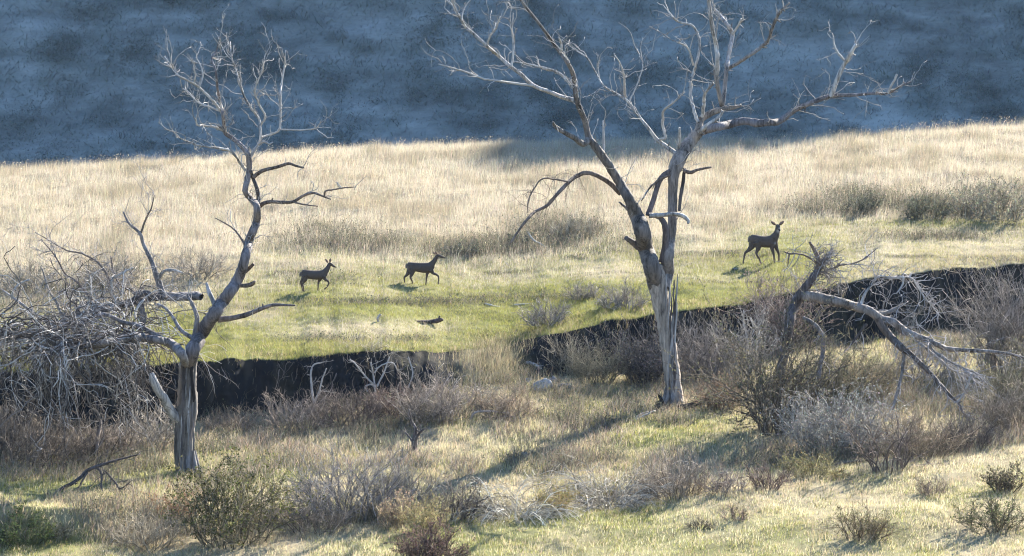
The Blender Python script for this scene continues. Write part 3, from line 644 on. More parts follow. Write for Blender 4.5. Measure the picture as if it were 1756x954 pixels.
T2.limb([(478, 222, 1.5), (500, 223, 1.3), (522, 223, 1.2), (543, 219, 1.1), (551, 206, 0.7)], 1.7, 0.7, col=PALE, twigs=0.5)
T2.limb([(435, 304, 3.8), (444, 297, 3.4), (454, 292, 3.1), (475, 287, 2.9), (495, 281, 2.6), (508, 285, 2.2), (521, 288, 1.4)], 0.9, -0.2, col=BROWN, twigs=0.4)
T2.limb([(442, 356, 4.2), (452, 349, 3.6), (465, 346, 3.3), (484, 347, 3), (503, 346, 2.7), (520, 336, 2.4), (537, 331, 2.2), (552, 336, 1.8), (567, 342, 1)], 0.7, -0.8, col=BROWN, twigs=0.4)
T2.limb([(503, 347, 1.6), (522, 351, 1.4), (545, 354, 0.9)], -0.1, -0.5, col=BROWN, twigs=0.3)
T2.limb([(556, 337, 1.7), (559, 328, 1.5), (575, 325, 1.3), (592, 322, 1.1), (610, 321, 0.7)], -0.7, -1.2, col=BROWN, twigs=0.6)
T2.limb([(420, 420, 2.2), (407, 400, 1.7), (394, 388, 1.4), (369, 374, 0.8)], 0.4, 1.0, col=BROWN, twigs=0.6)
T2.limb([(374, 548, 6), (395, 546, 4.6), (419, 541, 4.2), (440, 533, 3.6), (458, 526, 3.2), (472, 523, 2.8), (506, 524, 1.6)], 0, -0.9, col=(0.17, 0.14, 0.13), twigs=0.1)
T2.limb([(412, 471, 4.2), (423, 464, 3.6), (435, 453, 2.6)], 0.3, 0.0, 'branch_stub', BROWN, twigs=0)
T2.limb([(404, 488, 4.2), (420, 490, 3.6), (432, 487, 3.8), (437, 482, 2)], 0.2, -0.2, 'branch_stub', BROWN, twigs=0)
T2.limb([(312, 722, 11), (300, 714, 9), (290, 700, 8.5), (282, 684, 8), (273, 672, 8), (265, 656, 7.5), (260, 640, 4)], 0, -0.8, col=(0.42, 0.385, 0.345), twigs=0.0)
T2.limb([(321, 628, 8), (311, 607, 8.5), (299, 594, 8.5), (285, 586, 8), (268, 583, 7.5), (250, 580, 8), (231, 578, 8), (205, 583, 7.5), (178, 588, 7), (150, 592, 6.5), (120, 593, 6), (92, 586, 5.5), (63, 578, 5), (30, 572, 4.4), (0, 569, 3.8), (-40, 575, 2.5)], 0, -1.0, col=(0.22, 0.20, 0.19), twigs=0, wig=0.5)
T2.limb([(285, 585, 6), (262, 572, 5), (240, 560, 4.6), (210, 552, 4), (180, 540, 3.6), (150, 547, 3), (110, 556, 2.6), (70, 550, 2), (20, 560, 1.5)], -0.2, 1.6, col=(0.2, 0.18, 0.17), twigs=0)
T2.limb([(320, 612, 6), (330, 590, 5), (335, 568, 4.6), (338, 545, 4.2), (330, 522, 3.2), (322, 508, 2.2)], 0, 0.6, col=(0.2, 0.18, 0.17), twigs=0.6)
T2.limb([(372, 534, 6), (365, 515, 4.6), (358, 500, 4), (354, 485, 2)], 0.0, 0.3, 'branch_stub', (0.3, 0.28, 0.27), twigs=0.4)
T2.limb([(330, 580, 4), (310, 566, 3.4), (297, 545, 3), (285, 530, 2.6), (270, 521, 1.8)], 0.1, 0.9, col=(0.28, 0.26, 0.25), twigs=0.6)
T2.crown(240, 0.8, 380, 0.42, 0.0125, 0.01, PALE, 0.9, 0.28)

# its fallen limb's curtain of drooping twigs
def curtain(tree, stations, n, top, length, r, cols, grav, seed_spread=1.3):
    mb = MB(); st = []
    for (u, v, d) in stations: st.append(P(u, v, tree.Y + d))
    st = np.array(st); k = rng.integers(0, len(st) - 1, n); f = rng.uniform(0, 1, (n, 1)); s = st[k] * (1 - f) + st[k + 1] * f + rng.normal(0, 0.18, (n, 3)) * (1, seed_spread, 1)
    d = np.column_stack([rng.normal(0, 0.8, n), rng.normal(-0.1, 0.8, n), rng.uniform(-0.3, top, n)])
    c = np.array(cols)[rng.integers(0, len(cols), n)] * rng.uniform(0.7, 1.2, (n, 1))
    p1 = grow(s, d, length * rng.uniform(0.3, 1.2, n), 14, grav, 0.36)
    tubes(mb, p1, np.linspace(1.2, 0.5, 14)[None] * r * rng.uniform(0.6, 1.5, (n, 1)), 4, c)
    m2 = n * 4; a, b = offshoots(p1, m2, 0.15, 1, 0.8); p2 = grow(a, b, length * 0.35 * rng.uniform(0.3, 1.4, m2), 7, grav * 0.8, 0.24)
    tubes(mb, p2, np.linspace(1, 0.5, 7)[None] * r * 0.62 * np.ones((m2, 1)), 3, np.array(cols)[rng.integers(0, len(cols), m2)] * rng.uniform(0.6, 1.2, (m2, 1)))
    m3 = n * 4; a, b = offshoots(p2, m3, 0.1, 1, 0.9); p3 = grow(a, b, length * 0.14 * rng.uniform(0.3, 1.4, m3), 5, grav * 0.5, 0.28)
    tubes(mb, p3, np.linspace(1, 0.6, 5)[None] * r * 0.55 * np.ones((m3, 1)), 3, np.array(cols)[rng.integers(0, len(cols), m3)] * rng.uniform(0.6, 1.1, (m3, 1)))
    return mb
curtain(T2, [(228, 580, .9), (215, 580, .7), (178, 588, -.1), (120, 593, -.7), (63, 578, -.8), (0, 570, -.9), (-60, 578, -1)], 300, 0.8, 3.6, 0.018, [(0.5, 0.47, 0.43), (0.22, 0.19, 0.165), (0.11, 0.095, 0.085), (0.06, 0.052, 0.048)], -0.15).build('hanging_twigs', M_TWIG, T2.root, T2.base)

# an uprooted tree lying behind it, its crown tangled on the left
T3 = Tree('fallen_tree', 225, 655, 'fallen grey tree lying level in a tangle of bare branches behind the leaning dead tree', 'tree', dY=0.3)
T3.limb([(345, 510, 6), (333, 508, 8), (305, 510, 8), (280, 509, 8.5), (255, 510, 8), (231, 516, 7.5), (205, 526, 7), (170, 533, 6.5), (130, 543, 6), (95, 560, 5.5), (55, 577, 5), (20, 580, 4), (-30, 590, 3)], 0.4, -0.6, 'trunk', (0.15, 0.135, 0.13), 9, 0.14, 0.05, twigs=1)
T3.limb([(282, 512, 6), (275, 492, 6), (268, 472, 5), (260, 448, 4), (246, 419, 3.2), (240, 400, 2.8), (222, 384, 2.2), (211, 363, 1.2)], 0, 0.6, col=(0.19, 0.17, 0.16))
T3.limb([(241, 402, 2.2), (250, 376, 1.8), (259, 358, 1.5), (265, 335, 0.8)], 0.4, 0.0, col=BROWN)
T3.limb([(272, 478, 3.2), (280, 466, 2.8), (295, 463, 2.6), (314, 468, 1.4)], 0.1, -0.4, col=PALE)
T3.limb([(262, 508, 5), (250, 504, 5.5), (238, 506, 4.5), (228, 514, 3)], -0.3, -0.5, col=DARK, twigs=0.2)
T3.limb([(204, 522, 3), (194, 508, 2.6), (192, 492, 2.4), (194, 478, 2.2), (212, 468, 1.8), (228, 459, 1)], 0, -0.6, col=PALE)
T3.limb([(192, 490, 2.2), (180, 465, 2), (165, 448, 1.7), (140, 435, 1.5), (115, 430, 1.2), (90, 416, 0.9), (60, 398, 0.7)], -0.2, 0.8, col=BROWN)
T3.limb([(170, 533, 3), (150, 505, 2.4), (130, 482, 2), (112, 470, 1.6), (95, 440, 1.2), (70, 410, 0.8)], -0.3, 0.5, col=BROWN)
T3.limb([(95, 560, 3.4), (72, 548, 3), (55, 535, 2.6), (38, 522, 2.4), (22, 510, 1.8), (-10, 488, 1.2)], -0.5, -1.0, col=(0.3, 0.28, 0.27))
T3.limb([(20, 512, 2.2), (24, 498, 2), (34, 487, 1.8), (51, 479, 1.2)], -0.8, -1.0, col=PALE, twigs=0.4)
T3.limb([(120, 548, 3.4), (104, 536, 2.8), (98, 520, 2.4), (85, 500, 1.8), (72, 460, 1.2)], -0.4, 0.6, col=GREY)
T3.limb([(240, 514, 3.4), (225, 498, 2.8), (208, 490, 2.2), (196, 470, 1.6), (190, 440, 1.1)], 0, 1.0, col=BROWN)
T3.limb([(150, 538, 4), (140, 560, 3.6), (130, 585, 3), (126, 620, 2.5), (130, 655, 2)], -0.4, -0.9, col=GREY)
T3.limb([(240, 515, 5), (245, 545, 5), (238, 580, 4.6), (230, 620, 5), (226, 660, 6)], 0.0, -0.2, col=(0.16, 0.14, 0.13), twigs=0.5)
T3.limb([(60, 576, 4), (55, 605, 3.6), (62, 640, 3), (58, 700, 2.6)], -0.6, -0.9, col=GREY)
T3.crown(170, 0.95, 520, 0.55, 0.011, -0.01, (0.33, 0.30, 0.28), 1.0, 0.26, 0.15, 500, 0.3)
curtain(T3, [(262, 511, .5), (205, 526, 0), (170, 533, -.2), (130, 543, -.3), (95, 560, -.4), (55, 577, -.5), (-20, 588, -.6)], 200, 0.9, 2.4, 0.016, [(0.5, 0.47, 0.43), (0.22, 0.19, 0.165), (0.34, 0.31, 0.28), (0.07, 0.06, 0.055)], -0.13).build('hanging_twigs', M_TWIG, T3.root, T3.base)

# the tree snapped over on the right
T4 = Tree('broken_tree', 1330, 728, 'broken dead tree snapped over to the right with its bare crown touching the ground', 'tree')
T4.limb([(1326, 740, 9.2), (1330, 700, 8.4), (1336, 650, 8.0), (1345, 600, 8.0), (1352, 560, 8.4), (1361, 525, 8.4), (1372, 507, 9.2), (1385, 488, 7.6), (1398, 470, 6.3), (1406, 456, 5.0), (1414, 444, 3.4)], 0, 0.5, 'trunk', (0.12, 0.10, 0.095), 10, 0.13, 0.05, twigs=0.3)
T4.limb([(1374, 508, 8.4), (1392, 508, 9.2), (1412, 512, 8.8), (1436, 517, 8.4), (1465, 525, 8.0), (1493, 534, 7.6), (1511, 547, 7.6), (1533, 553, 7.1), (1550, 567, 6.3), (1570, 575, 5.5), (1590, 583, 5.0), (1608, 591, 4.6), (1625, 598, 4.2), (1662, 601, 3.7), (1700, 603, 3.0), (1730, 607, 2.5), (1762, 615, 1.7)], 0.3, -1.6, col=(0.22, 0.185, 0.155), k=10, rough=0.16, twigs=0.5)
T4.limb([(1505, 545, 6.7), (1515, 562, 6.7), (1530, 580, 6.3), (1546, 596, 5.9), (1562, 608, 4.7), (1577, 622, 4.2), (1595, 640, 3.9), (1612, 659, 3.4), (1628, 677, 2.9), (1643, 692, 2.5), (1652, 708, 2.0), (1662, 722, 1.3)], -0.5, -2.0, col=(0.14, 0.115, 0.10), twigs=0.9)
T4.limb([(1550, 598, 3.7), (1549, 620, 3.4), (1546, 644, 3.0), (1540, 668, 2.9), (1533, 694, 2.5), (1530, 712, 1.8), (1531, 735, 1.2)], -1.0, -1.6, col=GREY, twigs=0.6)
T4.limb([(1533, 694, 1.7), (1526, 706, 1.4), (1515, 724, 0.8)], -1.5, -1.8, col=PALE, twigs=0.3)
T4.limb([(1556, 572, 2.9), (1572, 585, 2.7), (1586, 596, 2.5), (1610, 616, 2.2), (1634, 635, 1.8), (1668, 650, 1.4), (1702, 672, 0.8)], -0.9, -0.2, col=PALE, twigs=1.0)
T4.limb([(1590, 583, 2.5), (1603, 604, 2.1), (1640, 626, 1.8), (1672, 640, 1.5), (1690, 660, 0.8)], -1.0, -2.2, col=GREY, twigs=1.0)
T4.limb([(1500, 540, 4.2), (1522, 536, 3.9), (1538, 528, 3.0), (1552, 521, 1.7)], -0.3, 0.4, col=GREY, twigs=0.4)
T4.limb([(1475, 527, 3.4), (1483, 505, 2.5), (1495, 488, 2.2), (1507, 474, 1.8), (1528, 477, 2.4), (1546, 476, 2.5), (1560, 477, 2.2), (1573, 484, 1.3)], 0, 0.8, col=PALE, twigs=1.2)
T4.limb([(1549, 477, 2.0), (1547, 490, 1.7), (1537, 504, 1.2)], 0.6, 0.2, col=PALE, twigs=0.4)
T4.limb([(1566, 480, 1.7), (1577, 498, 1.4), (1592, 518, 1.1), (1615, 545, 0.7)], 0.6, 0.8, col=PALE)
T4.limb([(1398, 470, 4.6), (1404, 450, 4.2), (1398, 432, 3.4), (1388, 415, 2.0)], 0.4, 0.2, col=BROWN, twigs=0.4)
T4.limb([(1406, 462, 4.2), (1416, 448, 4.2), (1424, 436, 4.2), (1427, 428, 1.7)], 0.4, 0.6, col=GREY, twigs=0.7)
T4.limb([(1404, 455, 2.5), (1390, 443, 1.7), (1372, 436, 1.6), (1354, 435, 1.7), (1345, 432, 1.0)], 0.4, -0.4, col=BROWN, twigs=0.3)
T4.limb([(1354, 435, 1.5), (1352, 445, 1.3), (1351, 458, 0.8)], -0.3, -0.3, col=BROWN, twigs=0)
T4.limb([(1440, 455, 1.7), (1462, 452, 1.4), (1482, 444, 1.2), (1505, 425, 0.7)], 0.5, 1.2, col=BROWN, twigs=0.5)
T4.limb([(1392, 470, 2.5), (1412, 466, 2.2), (1428, 460, 2.0), (1444, 453, 1.5)], 0.4, 0.6, col=GREY, twigs=1.0)
T4.limb([(1377, 545, 3.4), (1390, 552, 3.9), (1402, 562, 3.9), (1410, 578, 3.9), (1411, 605, 3.7), (1406, 630, 3.9), (1404, 650, 3.5)], -0.2, -0.6, col=(0.17, 0.15, 0.14), twigs=0.2)
T4.limb([(1486, 556, 2.9), (1475, 570, 2.2), (1466, 582, 1.8), (1460, 592, 1.0)], -0.3, -0.6, col=DARK, twigs=0.3)
T4.limb([(1640, 692, 1.5), (1652, 676, 1.8), (1662, 654, 1.7), (1668, 640, 1.0)], -2.0, -2.1, col=PALE, twigs=0.5)
T4.limb([(1680, 720, 1.3), (1690, 706, 1.7), (1686, 690, 1.7), (1676, 686, 1.0)], -2.2, -2.3, col=PALE, twigs=0.3)
T4.crown(400, 0.85, 640, 0.42, 0.0125, -0.04, (0.40, 0.37, 0.35), 1.0, 0.3, 0.2)
mb = MB(); n = 120; st = P(rng.normal(1414, 12, n), rng.normal(455, 16, n), T4.Y + rng.normal(0.4, 0.3, n)); p1 = grow(st, rng.normal(0, 1, (n, 3)), rng.uniform(0.25, 0.8, n), 7, 0, 0.45)
tubes(mb, p1, np.linspace(1, 0.5, 7)[None] * 0.014 * np.ones((n, 1)), 4, np.asarray(GREY) * rng.uniform(0.5, 1.5, (n, 1)))
mb.build('branch_stub', M_TWIG, T4.root, T4.base)

# ------------------------------------------------------------------ shrubs
SAGE = (0.20, 0.19, 0.165); OLIVE = (0.105, 0.105, 0.042); REDB = (0.19, 0.125, 0.095); STRAW = (0.36, 0.28, 0.16); MAUVE = (0.21, 0.175, 0.165); COAL = (0.07, 0.06, 0.055)
SHRUBS = []
def shrub(u, v, w, h, label, name='shrub', stem=MAUVE, leaf=None, nleaf=0, lsz=0.05, style='fan', dens=1.0, r=0.011, group=None, leafname='foliage', dY=0.0):
    b = ground(u, v) + np.array([0, dY, 0]); sc = F / b[1]; W2 = w / sc / 2; H = h / sc
    root = empty(name, b); tag(root, label, 'shrub', group)
    n1 = int(max(12, 48 * dens * (0.6 + W2 * 0.5))); mb = MB()
    a = rng.uniform(0, 2 * math.pi, n1); q = np.sqrt(rng.uniform(0, 1, n1))
    if style == 'fan':                                     # stems splay from one crown of roots
        st = b + np.column_stack([np.cos(a) * q * W2 * 0.62, np.sin(a) * q * W2 * 0.62, 0 * a - 0.03])
        d = np.column_stack([np.cos(a) * q * W2 * 0.85 / H, np.sin(a) * q * W2 * 0.85 / H, 1 + 0 * a]); ln = H * np.sqrt(np.clip(1.12 - 0.45 * q ** 2, 0.2, 2)) * rng.uniform(0.35, 1.08, n1)
        p1 = grow(st, d, ln, 9, -0.01, 0.21); gr = 0.02
    elif style == 'mound':                                 # low, wide, stems all over the footprint
        st = b + np.column_stack([np.cos(a) * q * W2 * 0.85, np.sin(a) * q * W2 * 0.85, 0 * a - 0.03])
        d = np.column_stack([np.cos(a) * q * 0.5, np.sin(a) * q * 0.5, 0.8 + 0 * a]) + rng.normal(0, 0.3, (n1, 3)); ln = H * (1.15 - 0.7 * q ** 2) * rng.uniform(0.6, 1.1, n1)
        p1 = grow(st, d, ln, 8, -0.02, 0.17); gr = 0.0
    else:                                                  # arching canes
        st = b + np.column_stack([np.cos(a) * q * W2 * 0.6, np.sin(a) * q * W2 * 0.6, 0 * a - 0.03])
        d = np.column_stack([np.cos(a) * 0.9, np.sin(a) * 0.5, 0.95 + 0 * a]); ln = H * 1.9 * rng.uniform(0.6, 1.1, n1)
        p1 = grow(st, d, ln * rng.uniform(0.5, 1, n1), 11, -0.24, 0.2); gr = -0.08
    n = p1.shape[1]; jit = lambda k: np.asarray(stem) * np.array([1.04, 1.0, 0.84]) * np.exp(rng.normal(0.14, 0.5, (k, 1)))
    tubes(mb, p1, np.linspace(1.5, 0.6, n)[None] * r * rng.uniform(0.7, 1.3, (n1, 1)), 4, jit(n1))
    n2 = n1 * 6; s2, d2 = offshoots(p1, n2, 0.15, 1, 0.75); d2[:, 2] += 0.25 if style != 'arch' else -0.1
    p2 = grow(s2, d2, H * 0.38 * rng.uniform(0.3, 1.3, n2), 6, gr, 0.2); tubes(mb, p2, np.linspace(1, 0.6, 6)[None] * r * 0.7 * np.ones((n2, 1)), 3, jit(n2))
    n3 = n1 * 13; s3, d3 = offshoots(p2, n3, 0.1, 1, 0.85); d3[:, 2] += 0.2 if style != 'arch' else -0.1
    p3 = grow(s3, d3, H * 0.17 * rng.uniform(0.3, 1.4, n3), 4, gr, 0.2); tubes(mb, p3, np.linspace(1, 0.7, 4)[None] * r * 0.52 * np.ones((n3, 1)), 3, jit(n3))
    mb.build('stems', M_TWIG, root, b)
    if nleaf:
        lb = MB(); k = rng.integers(0, n3, nleaf); i = rng.integers(0, 4, nleaf)
        pos = p3[k, i] + rng.normal(0, 0.02, (nleaf, 3)); lc = vary(np.broadcast_to(np.asarray(leaf, float), (nleaf, 3)), 0.3, 0.08)
        leaves(lb, pos, lsz, lc); lb.build(leafname, M_LEAF, root, b, smooth=False)
    SHRUBS.append(root); return root

GN = 'shrubs of the near slope and creek'
# near slope, left to right
shrub(398, 932, 190, 150, 'olive leafy bush with brown stems in front of the split grey trunk', stem=(0.15, 0.128, 0.095), leaf=OLIVE, nleaf=7000, lsz=0.06, dens=1.0, group=GN)
shrub(600, 885, 210, 108, 'broad blue grey twiggy shrub, widest of the bare ones, right of the olive bush', stem=(0.175, 0.165, 0.175), leaf=(0.20, 0.19, 0.18), nleaf=5000, lsz=0.035, style='mound', dens=1.9, r=0.010, group=GN)
shrub(700, 878, 130, 100, 'loose pale grey shrub at the shoulder of the broad blue grey one', stem=(0.22, 0.20, 0.18), style='fan', dens=1.0, r=0.008, group=GN)
shrub(535, 912, 120, 58, 'low brown brush at the foot of the broad blue grey shrub', stem=(0.18, 0.15, 0.13), style='mound', dens=1.2, r=0.009, group=GN)
shrub(668, 905, 70, 62, 'straw coloured tuft of dry weed, the taller of two', stem=(0.33, 0.26, 0.175), leaf=(0.35, 0.28, 0.19), nleaf=2500, lsz=0.04, dens=1.0, r=0.007, group=GN)
shrub(730, 912, 70, 55, 'yellow olive tuft of dry weed beside the thin dark sapling', stem=(0.28, 0.235, 0.13), leaf=(0.28, 0.24, 0.12), nleaf=2500, lsz=0.04, dens=1.0, r=0.007, group=GN)
shrub(738, 962, 105, 62, 'dark brown low bush at the very bottom of the slope', stem=(0.10, 0.07, 0.06), leaf=(0.13, 0.085, 0.07), nleaf=3500, lsz=0.04, style='mound', dens=1.6, group=GN)
shrub(778, 892, 95, 80, 'thin dark forked shrub before the pile of arching canes', stem=(0.12, 0.10, 0.09), style='fan', dens=0.5, r=0.014, group=GN)
shrub(885, 885, 160, 78, 'left mound of pale arching canes with dark gaps below', stem=(0.36, 0.335, 0.305), style='arch', dens=2.8, r=0.009, group=GN)
shrub(1045, 868, 180, 90, 'right mound of grey arching canes heaped like a brush pile', stem=(0.30, 0.28, 0.265), style='arch', dens=3.0, r=0.009, group=GN)
shrub(955, 880, 60, 50, 'small yellowish bush between the two mounds of canes', stem=STRAW, leaf=(0.28, 0.24, 0.10), nleaf=1800, lsz=0.04, dens=0.8, r=0.008, group=GN)
shrub(1165, 852, 130, 75, 'reddish brown twiggy shrub beside the right mound of canes', stem=(0.215, 0.18, 0.155), style='fan', dens=1.5, r=0.009, group=GN)
shrub(1245, 845, 80, 48, 'small mauve brown shrub on the brow of the slope', stem=MAUVE, style='mound', dens=1.2, r=0.008, group=GN)
shrub(1318, 840, 70, 50, 'small dark brown shrub in the straw coloured grass of the brow', stem=(0.15, 0.11, 0.10), style='fan', dens=1.0, r=0.009, group=GN)
shrub(1395, 815, 120, 40, 'low olive patch of brush in straw grass under the grey shrub', stem=(0.22, 0.19, 0.11), leaf=(0.17, 0.15, 0.07), nleaf=2200, lsz=0.04, style='mound', dens=1.0, r=0.008, group=GN)
shrub(1530, 808, 95, 110, 'bare upright shrub with a single thin stem under the hanging branch', stem=(0.14, 0.11, 0.10), style='fan', dens=0.45, r=0.014, group=GN)
shrub(1443, 778, 185, 112, 'large pale silver grey shrub below the broken tree', stem=(0.235, 0.22, 0.21), leaf=(0.24, 0.235, 0.215), nleaf=9000, lsz=0.045, style='fan', dens=1.9, r=0.010, group=GN)
shrub(1590, 785, 120, 92, 'rusty brown brush under the snapped crown', stem=(0.22, 0.18, 0.14), leaf=(0.24, 0.19, 0.14), nleaf=2200, lsz=0.035, dens=1.3, r=0.009, group=GN)
shrub(1668, 770, 110, 62, 'dark low brush under the tip of the snapped crown', stem=(0.10, 0.085, 0.08), style='mound', dens=1.5, r=0.010, group=GN)
shrub(1735, 745, 110, 105, 'brown grey brush on the brow by the edge of the rise', stem=(0.20, 0.165, 0.14), style='fan', dens=1.5, r=0.009, group=GN)
shrub(1490, 922, 105, 60, 'round dark olive bush alone on the near grass, casting a shadow', stem=(0.15, 0.12, 0.09), leaf=(0.17, 0.155, 0.085), nleaf=1700, lsz=0.04, dens=0.9, r=0.009, group=GN)
shrub(1712, 910, 110, 60, 'dark leafy green bush on the near grass beyond the round olive one', stem=(0.12, 0.10, 0.07), leaf=(0.11, 0.12, 0.06), nleaf=2000, lsz=0.045, style='mound', dens=1.0, r=0.009, group=GN)
shrub(1612, 848, 60, 34, 'small brown clump on the near grass by the brow', stem=(0.16, 0.12, 0.10), style='mound', dens=0.9, r=0.008, group=GN)
shrub(1735, 842, 70, 46, 'brown green bush above the dark leafy green one', stem=(0.13, 0.10, 0.08), leaf=(0.10, 0.09, 0.055), nleaf=1800, lsz=0.045, dens=0.9, r=0.009, group=GN)
shrub(1205, 905, 46, 20, 'tiny dark clump flat in the near grass', stem=(0.13, 0.11, 0.09), style='mound', dens=0.8, r=0.007, group=GN)
shrub(1262, 890, 46, 26, 'tiny brown clump on the near grass below the mauve shrub', stem=(0.17, 0.13, 0.11), style='mound', dens=0.8, r=0.007, group=GN)
shrub(240, 938, 130, 70, 'dry grey brown brush beside the shaded hollow', stem=(0.25, 0.22, 0.18), style='fan', dens=1.4, r=0.008, group=GN)
shrub(290, 892, 90, 60, 'rust brown weedy shrub left of the olive bush', stem=(0.24, 0.15, 0.10), leaf=(0.22, 0.14, 0.08), nleaf=1500, lsz=0.04, dens=0.9, r=0.008, group=GN)
shrub(85, 925, 60, 40, 'dark thin weeds with pale heads in the shaded hollow', stem=(0.10, 0.10, 0.08), style='fan', dens=0.6, r=0.009, group=GN)
shrub(30, 930, 90, 55, 'green bush in the shaded hollow', stem=(0.07, 0.08, 0.04), leaf=(0.055, 0.075, 0.03), nleaf=2200, lsz=0.05, style='mound', dens=1.0, r=0.008, group=GN)  # leaf green darkened to stand in for the hollow's shade

GT = 'brush along the creek and the cut bank'
shrub(60, 792, 220, 78, 'dark bare brush under the curtain of hanging twigs, largest there', stem=(0.12, 0.10, 0.09), style='mound', dens=1.8, r=0.012, group=GT)
shrub(165, 785, 130, 70, 'brown grey brush round a snag under the hanging twigs', stem=(0.16, 0.135, 0.125), style='fan', dens=1.5, r=0.012, group=GT)
shrub(245, 770, 110, 80, 'thin grey brush just left of the split trunk', stem=(0.25, 0.225, 0.21), style='fan', dens=1.1, r=0.010, group=GT)
shrub(-20, 785, 130, 110, 'tall dark brush at the edge of the tangle', stem=(0.13, 0.115, 0.11), style='fan', dens=1.5, r=0.012, group=GT)
shrub(390, 735, 90, 40, 'low brown weeds at the foot of the bank right of the split trunk', stem=(0.16, 0.13, 0.11), style='mound', dens=1.3, r=0.008, group=GT)
shrub(505, 735, 110, 62, 'mauve grey shrub at the foot of the dark bank', stem=(0.19, 0.16, 0.15), style='mound', dens=1.5, r=0.009, group=GT)
shrub(600, 722, 120, 62, 'dark brown brush against the foot of the bank', stem=(0.10, 0.08, 0.075), style='mound', dens=1.5, r=0.010, group=GT)
shrub(668, 718, 90, 60, 'dark reddish brush below the pale arching sprouts', stem=(0.12, 0.085, 0.08), style='mound', dens=1.4, r=0.010, group=GT)
shrub(738, 722, 130, 84, 'large mauve grey twiggy shrub against the bank', stem=(0.215, 0.185, 0.175), style='fan', dens=1.6, r=0.010, group=GT)
shrub(800, 700, 110, 62, 'tangle of grey fallen twigs before the grassy break in the bank', stem=(0.20, 0.185, 0.17), style='arch', dens=1.2, r=0.010, group=GT)
shrub(868, 712, 110, 50, 'brown weedy heap by the weathered log', stem=(0.24, 0.19, 0.15), style='mound', dens=1.3, r=0.008, group=GT)
shrub(985, 640, 80, 66, 'dry grey brown brush hiding the bank above the pale rock', stem=(0.20, 0.175, 0.145), style='fan', dens=1.2, r=0.009, group=GT)
shrub(1025, 655, 100, 72, 'olive grey brush on the bank left of the pale trunk', stem=(0.13, 0.12, 0.095), leaf=(0.13, 0.125, 0.09), nleaf=1500, lsz=0.035, style='fan', dens=1.2, r=0.009, group=GT)
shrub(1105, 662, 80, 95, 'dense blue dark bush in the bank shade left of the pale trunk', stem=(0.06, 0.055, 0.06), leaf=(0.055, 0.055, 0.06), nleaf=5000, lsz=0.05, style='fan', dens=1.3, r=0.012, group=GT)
shrub(1205, 655, 130, 105, 'purple grey twiggy bush right of the pale trunk', stem=(0.17, 0.15, 0.15), style='fan', dens=1.6, r=0.010, group=GT)
shrub(1275, 650, 90, 120, 'thin grey bush with white stems before the bank', stem=(0.26, 0.24, 0.23), style='fan', dens=0.9, r=0.011, group=GT)
shrub(1232, 700, 95, 60, 'rusty brown round shrub at the foot of the pale trunk', stem=(0.20, 0.14, 0.10), leaf=(0.19, 0.135, 0.09), nleaf=1800, lsz=0.035, style='fan', dens=1.4, r=0.009, group=GT)
shrub(1334, 745, 62, 215, 'tall dark thicket round the stub of the broken tree', name='thicket', stem=(0.10, 0.085, 0.075), leaf=(0.12, 0.11, 0.07), nleaf=7500, lsz=0.06, style='mound', dens=1.5, r=0.014, group=GT)
shrub(1335, 610, 110, 150, 'mauve brown leafy bush on the lip of the bank by the broken tree', stem=(0.19, 0.15, 0.14), leaf=(0.19, 0.155, 0.13), nleaf=6000, lsz=0.05, style='fan', dens=1.2, r=0.012, group=GT)
shrub(1420, 705, 120, 120, 'olive brush behind the large silver grey shrub', stem=(0.14, 0.125, 0.09), leaf=(0.12, 0.115, 0.07), nleaf=3200, lsz=0.05, style='fan', dens=1.3, r=0.011, group=GT)
shrub(1490, 690, 110, 100, 'straw brown brush under the leaning broken stem', stem=(0.23, 0.19, 0.135), leaf=(0.22, 0.185, 0.12), nleaf=1800, lsz=0.04, style='fan', dens=1.2, r=0.009, group=GT)
shrub(1590, 660, 120, 70, 'grey brown brush behind the lower branches of the broken tree', stem=(0.18, 0.155, 0.14), style='mound', dens=1.5, r=0.009, group=GT)
shrub(1550, 565, 80, 45, 'grey thin brush against the shaded bank behind the pale crooked branch', stem=(0.19, 0.175, 0.17), style='fan', dens=0.7, r=0.010, group=GT)
shrub(1730, 640, 130, 190, 'tall mauve grey bush before the shaded bank at its far end', stem=(0.19, 0.165, 0.16), leaf=(0.17, 0.155, 0.13), nleaf=3000, lsz=0.04, style='fan', dens=1.8, r=0.012, group=GT)
shrub(1760, 700, 110, 120, 'olive grey bush below the tall mauve grey one', stem=(0.15, 0.135, 0.10), leaf=(0.14, 0.13, 0.085), nleaf=2500, lsz=0.045, style='fan', dens=1.3, r=0.010, group=GT)
shrub(640, 612, 110, 40, 'thin grey sprigs growing on the lip of the bank', stem=(0.30, 0.27, 0.24), style='fan', dens=0.6, r=0.007, group=GT)

GM = 'small shrubs of the meadow'
shrub(1070, 528, 85, 46, 'low mauve grey shrub on the green flat nearest the pale trunk', stem=(0.22, 0.195, 0.185), style='mound', dens=1.5, r=0.010, group=GM)
shrub(938, 556, 76, 42, 'dark grey shrub just above the lip of the bank', stem=(0.18, 0.165, 0.16), style='mound', dens=1.5, r=0.010, group=GM)
shrub(1003, 512, 66, 32, 'small thin grey shrub between the two low ones', stem=(0.23, 0.205, 0.19), style='fan', dens=0.9, r=0.010, group=GM)
shrub(985, 408, 80, 38, 'grey weedy shrub in tall dry grass behind the drooping branch', stem=(0.20, 0.18, 0.15), style='mound', dens=1.2, r=0.011, group=GM)
shrub(1700, 374, 130, 66, 'large grey green bush at the far side of the meadow', stem=(0.22, 0.195, 0.16), leaf=(0.24, 0.225, 0.16), nleaf=2400, lsz=0.07, style='mound', dens=0.9, r=0.013, group=GM)
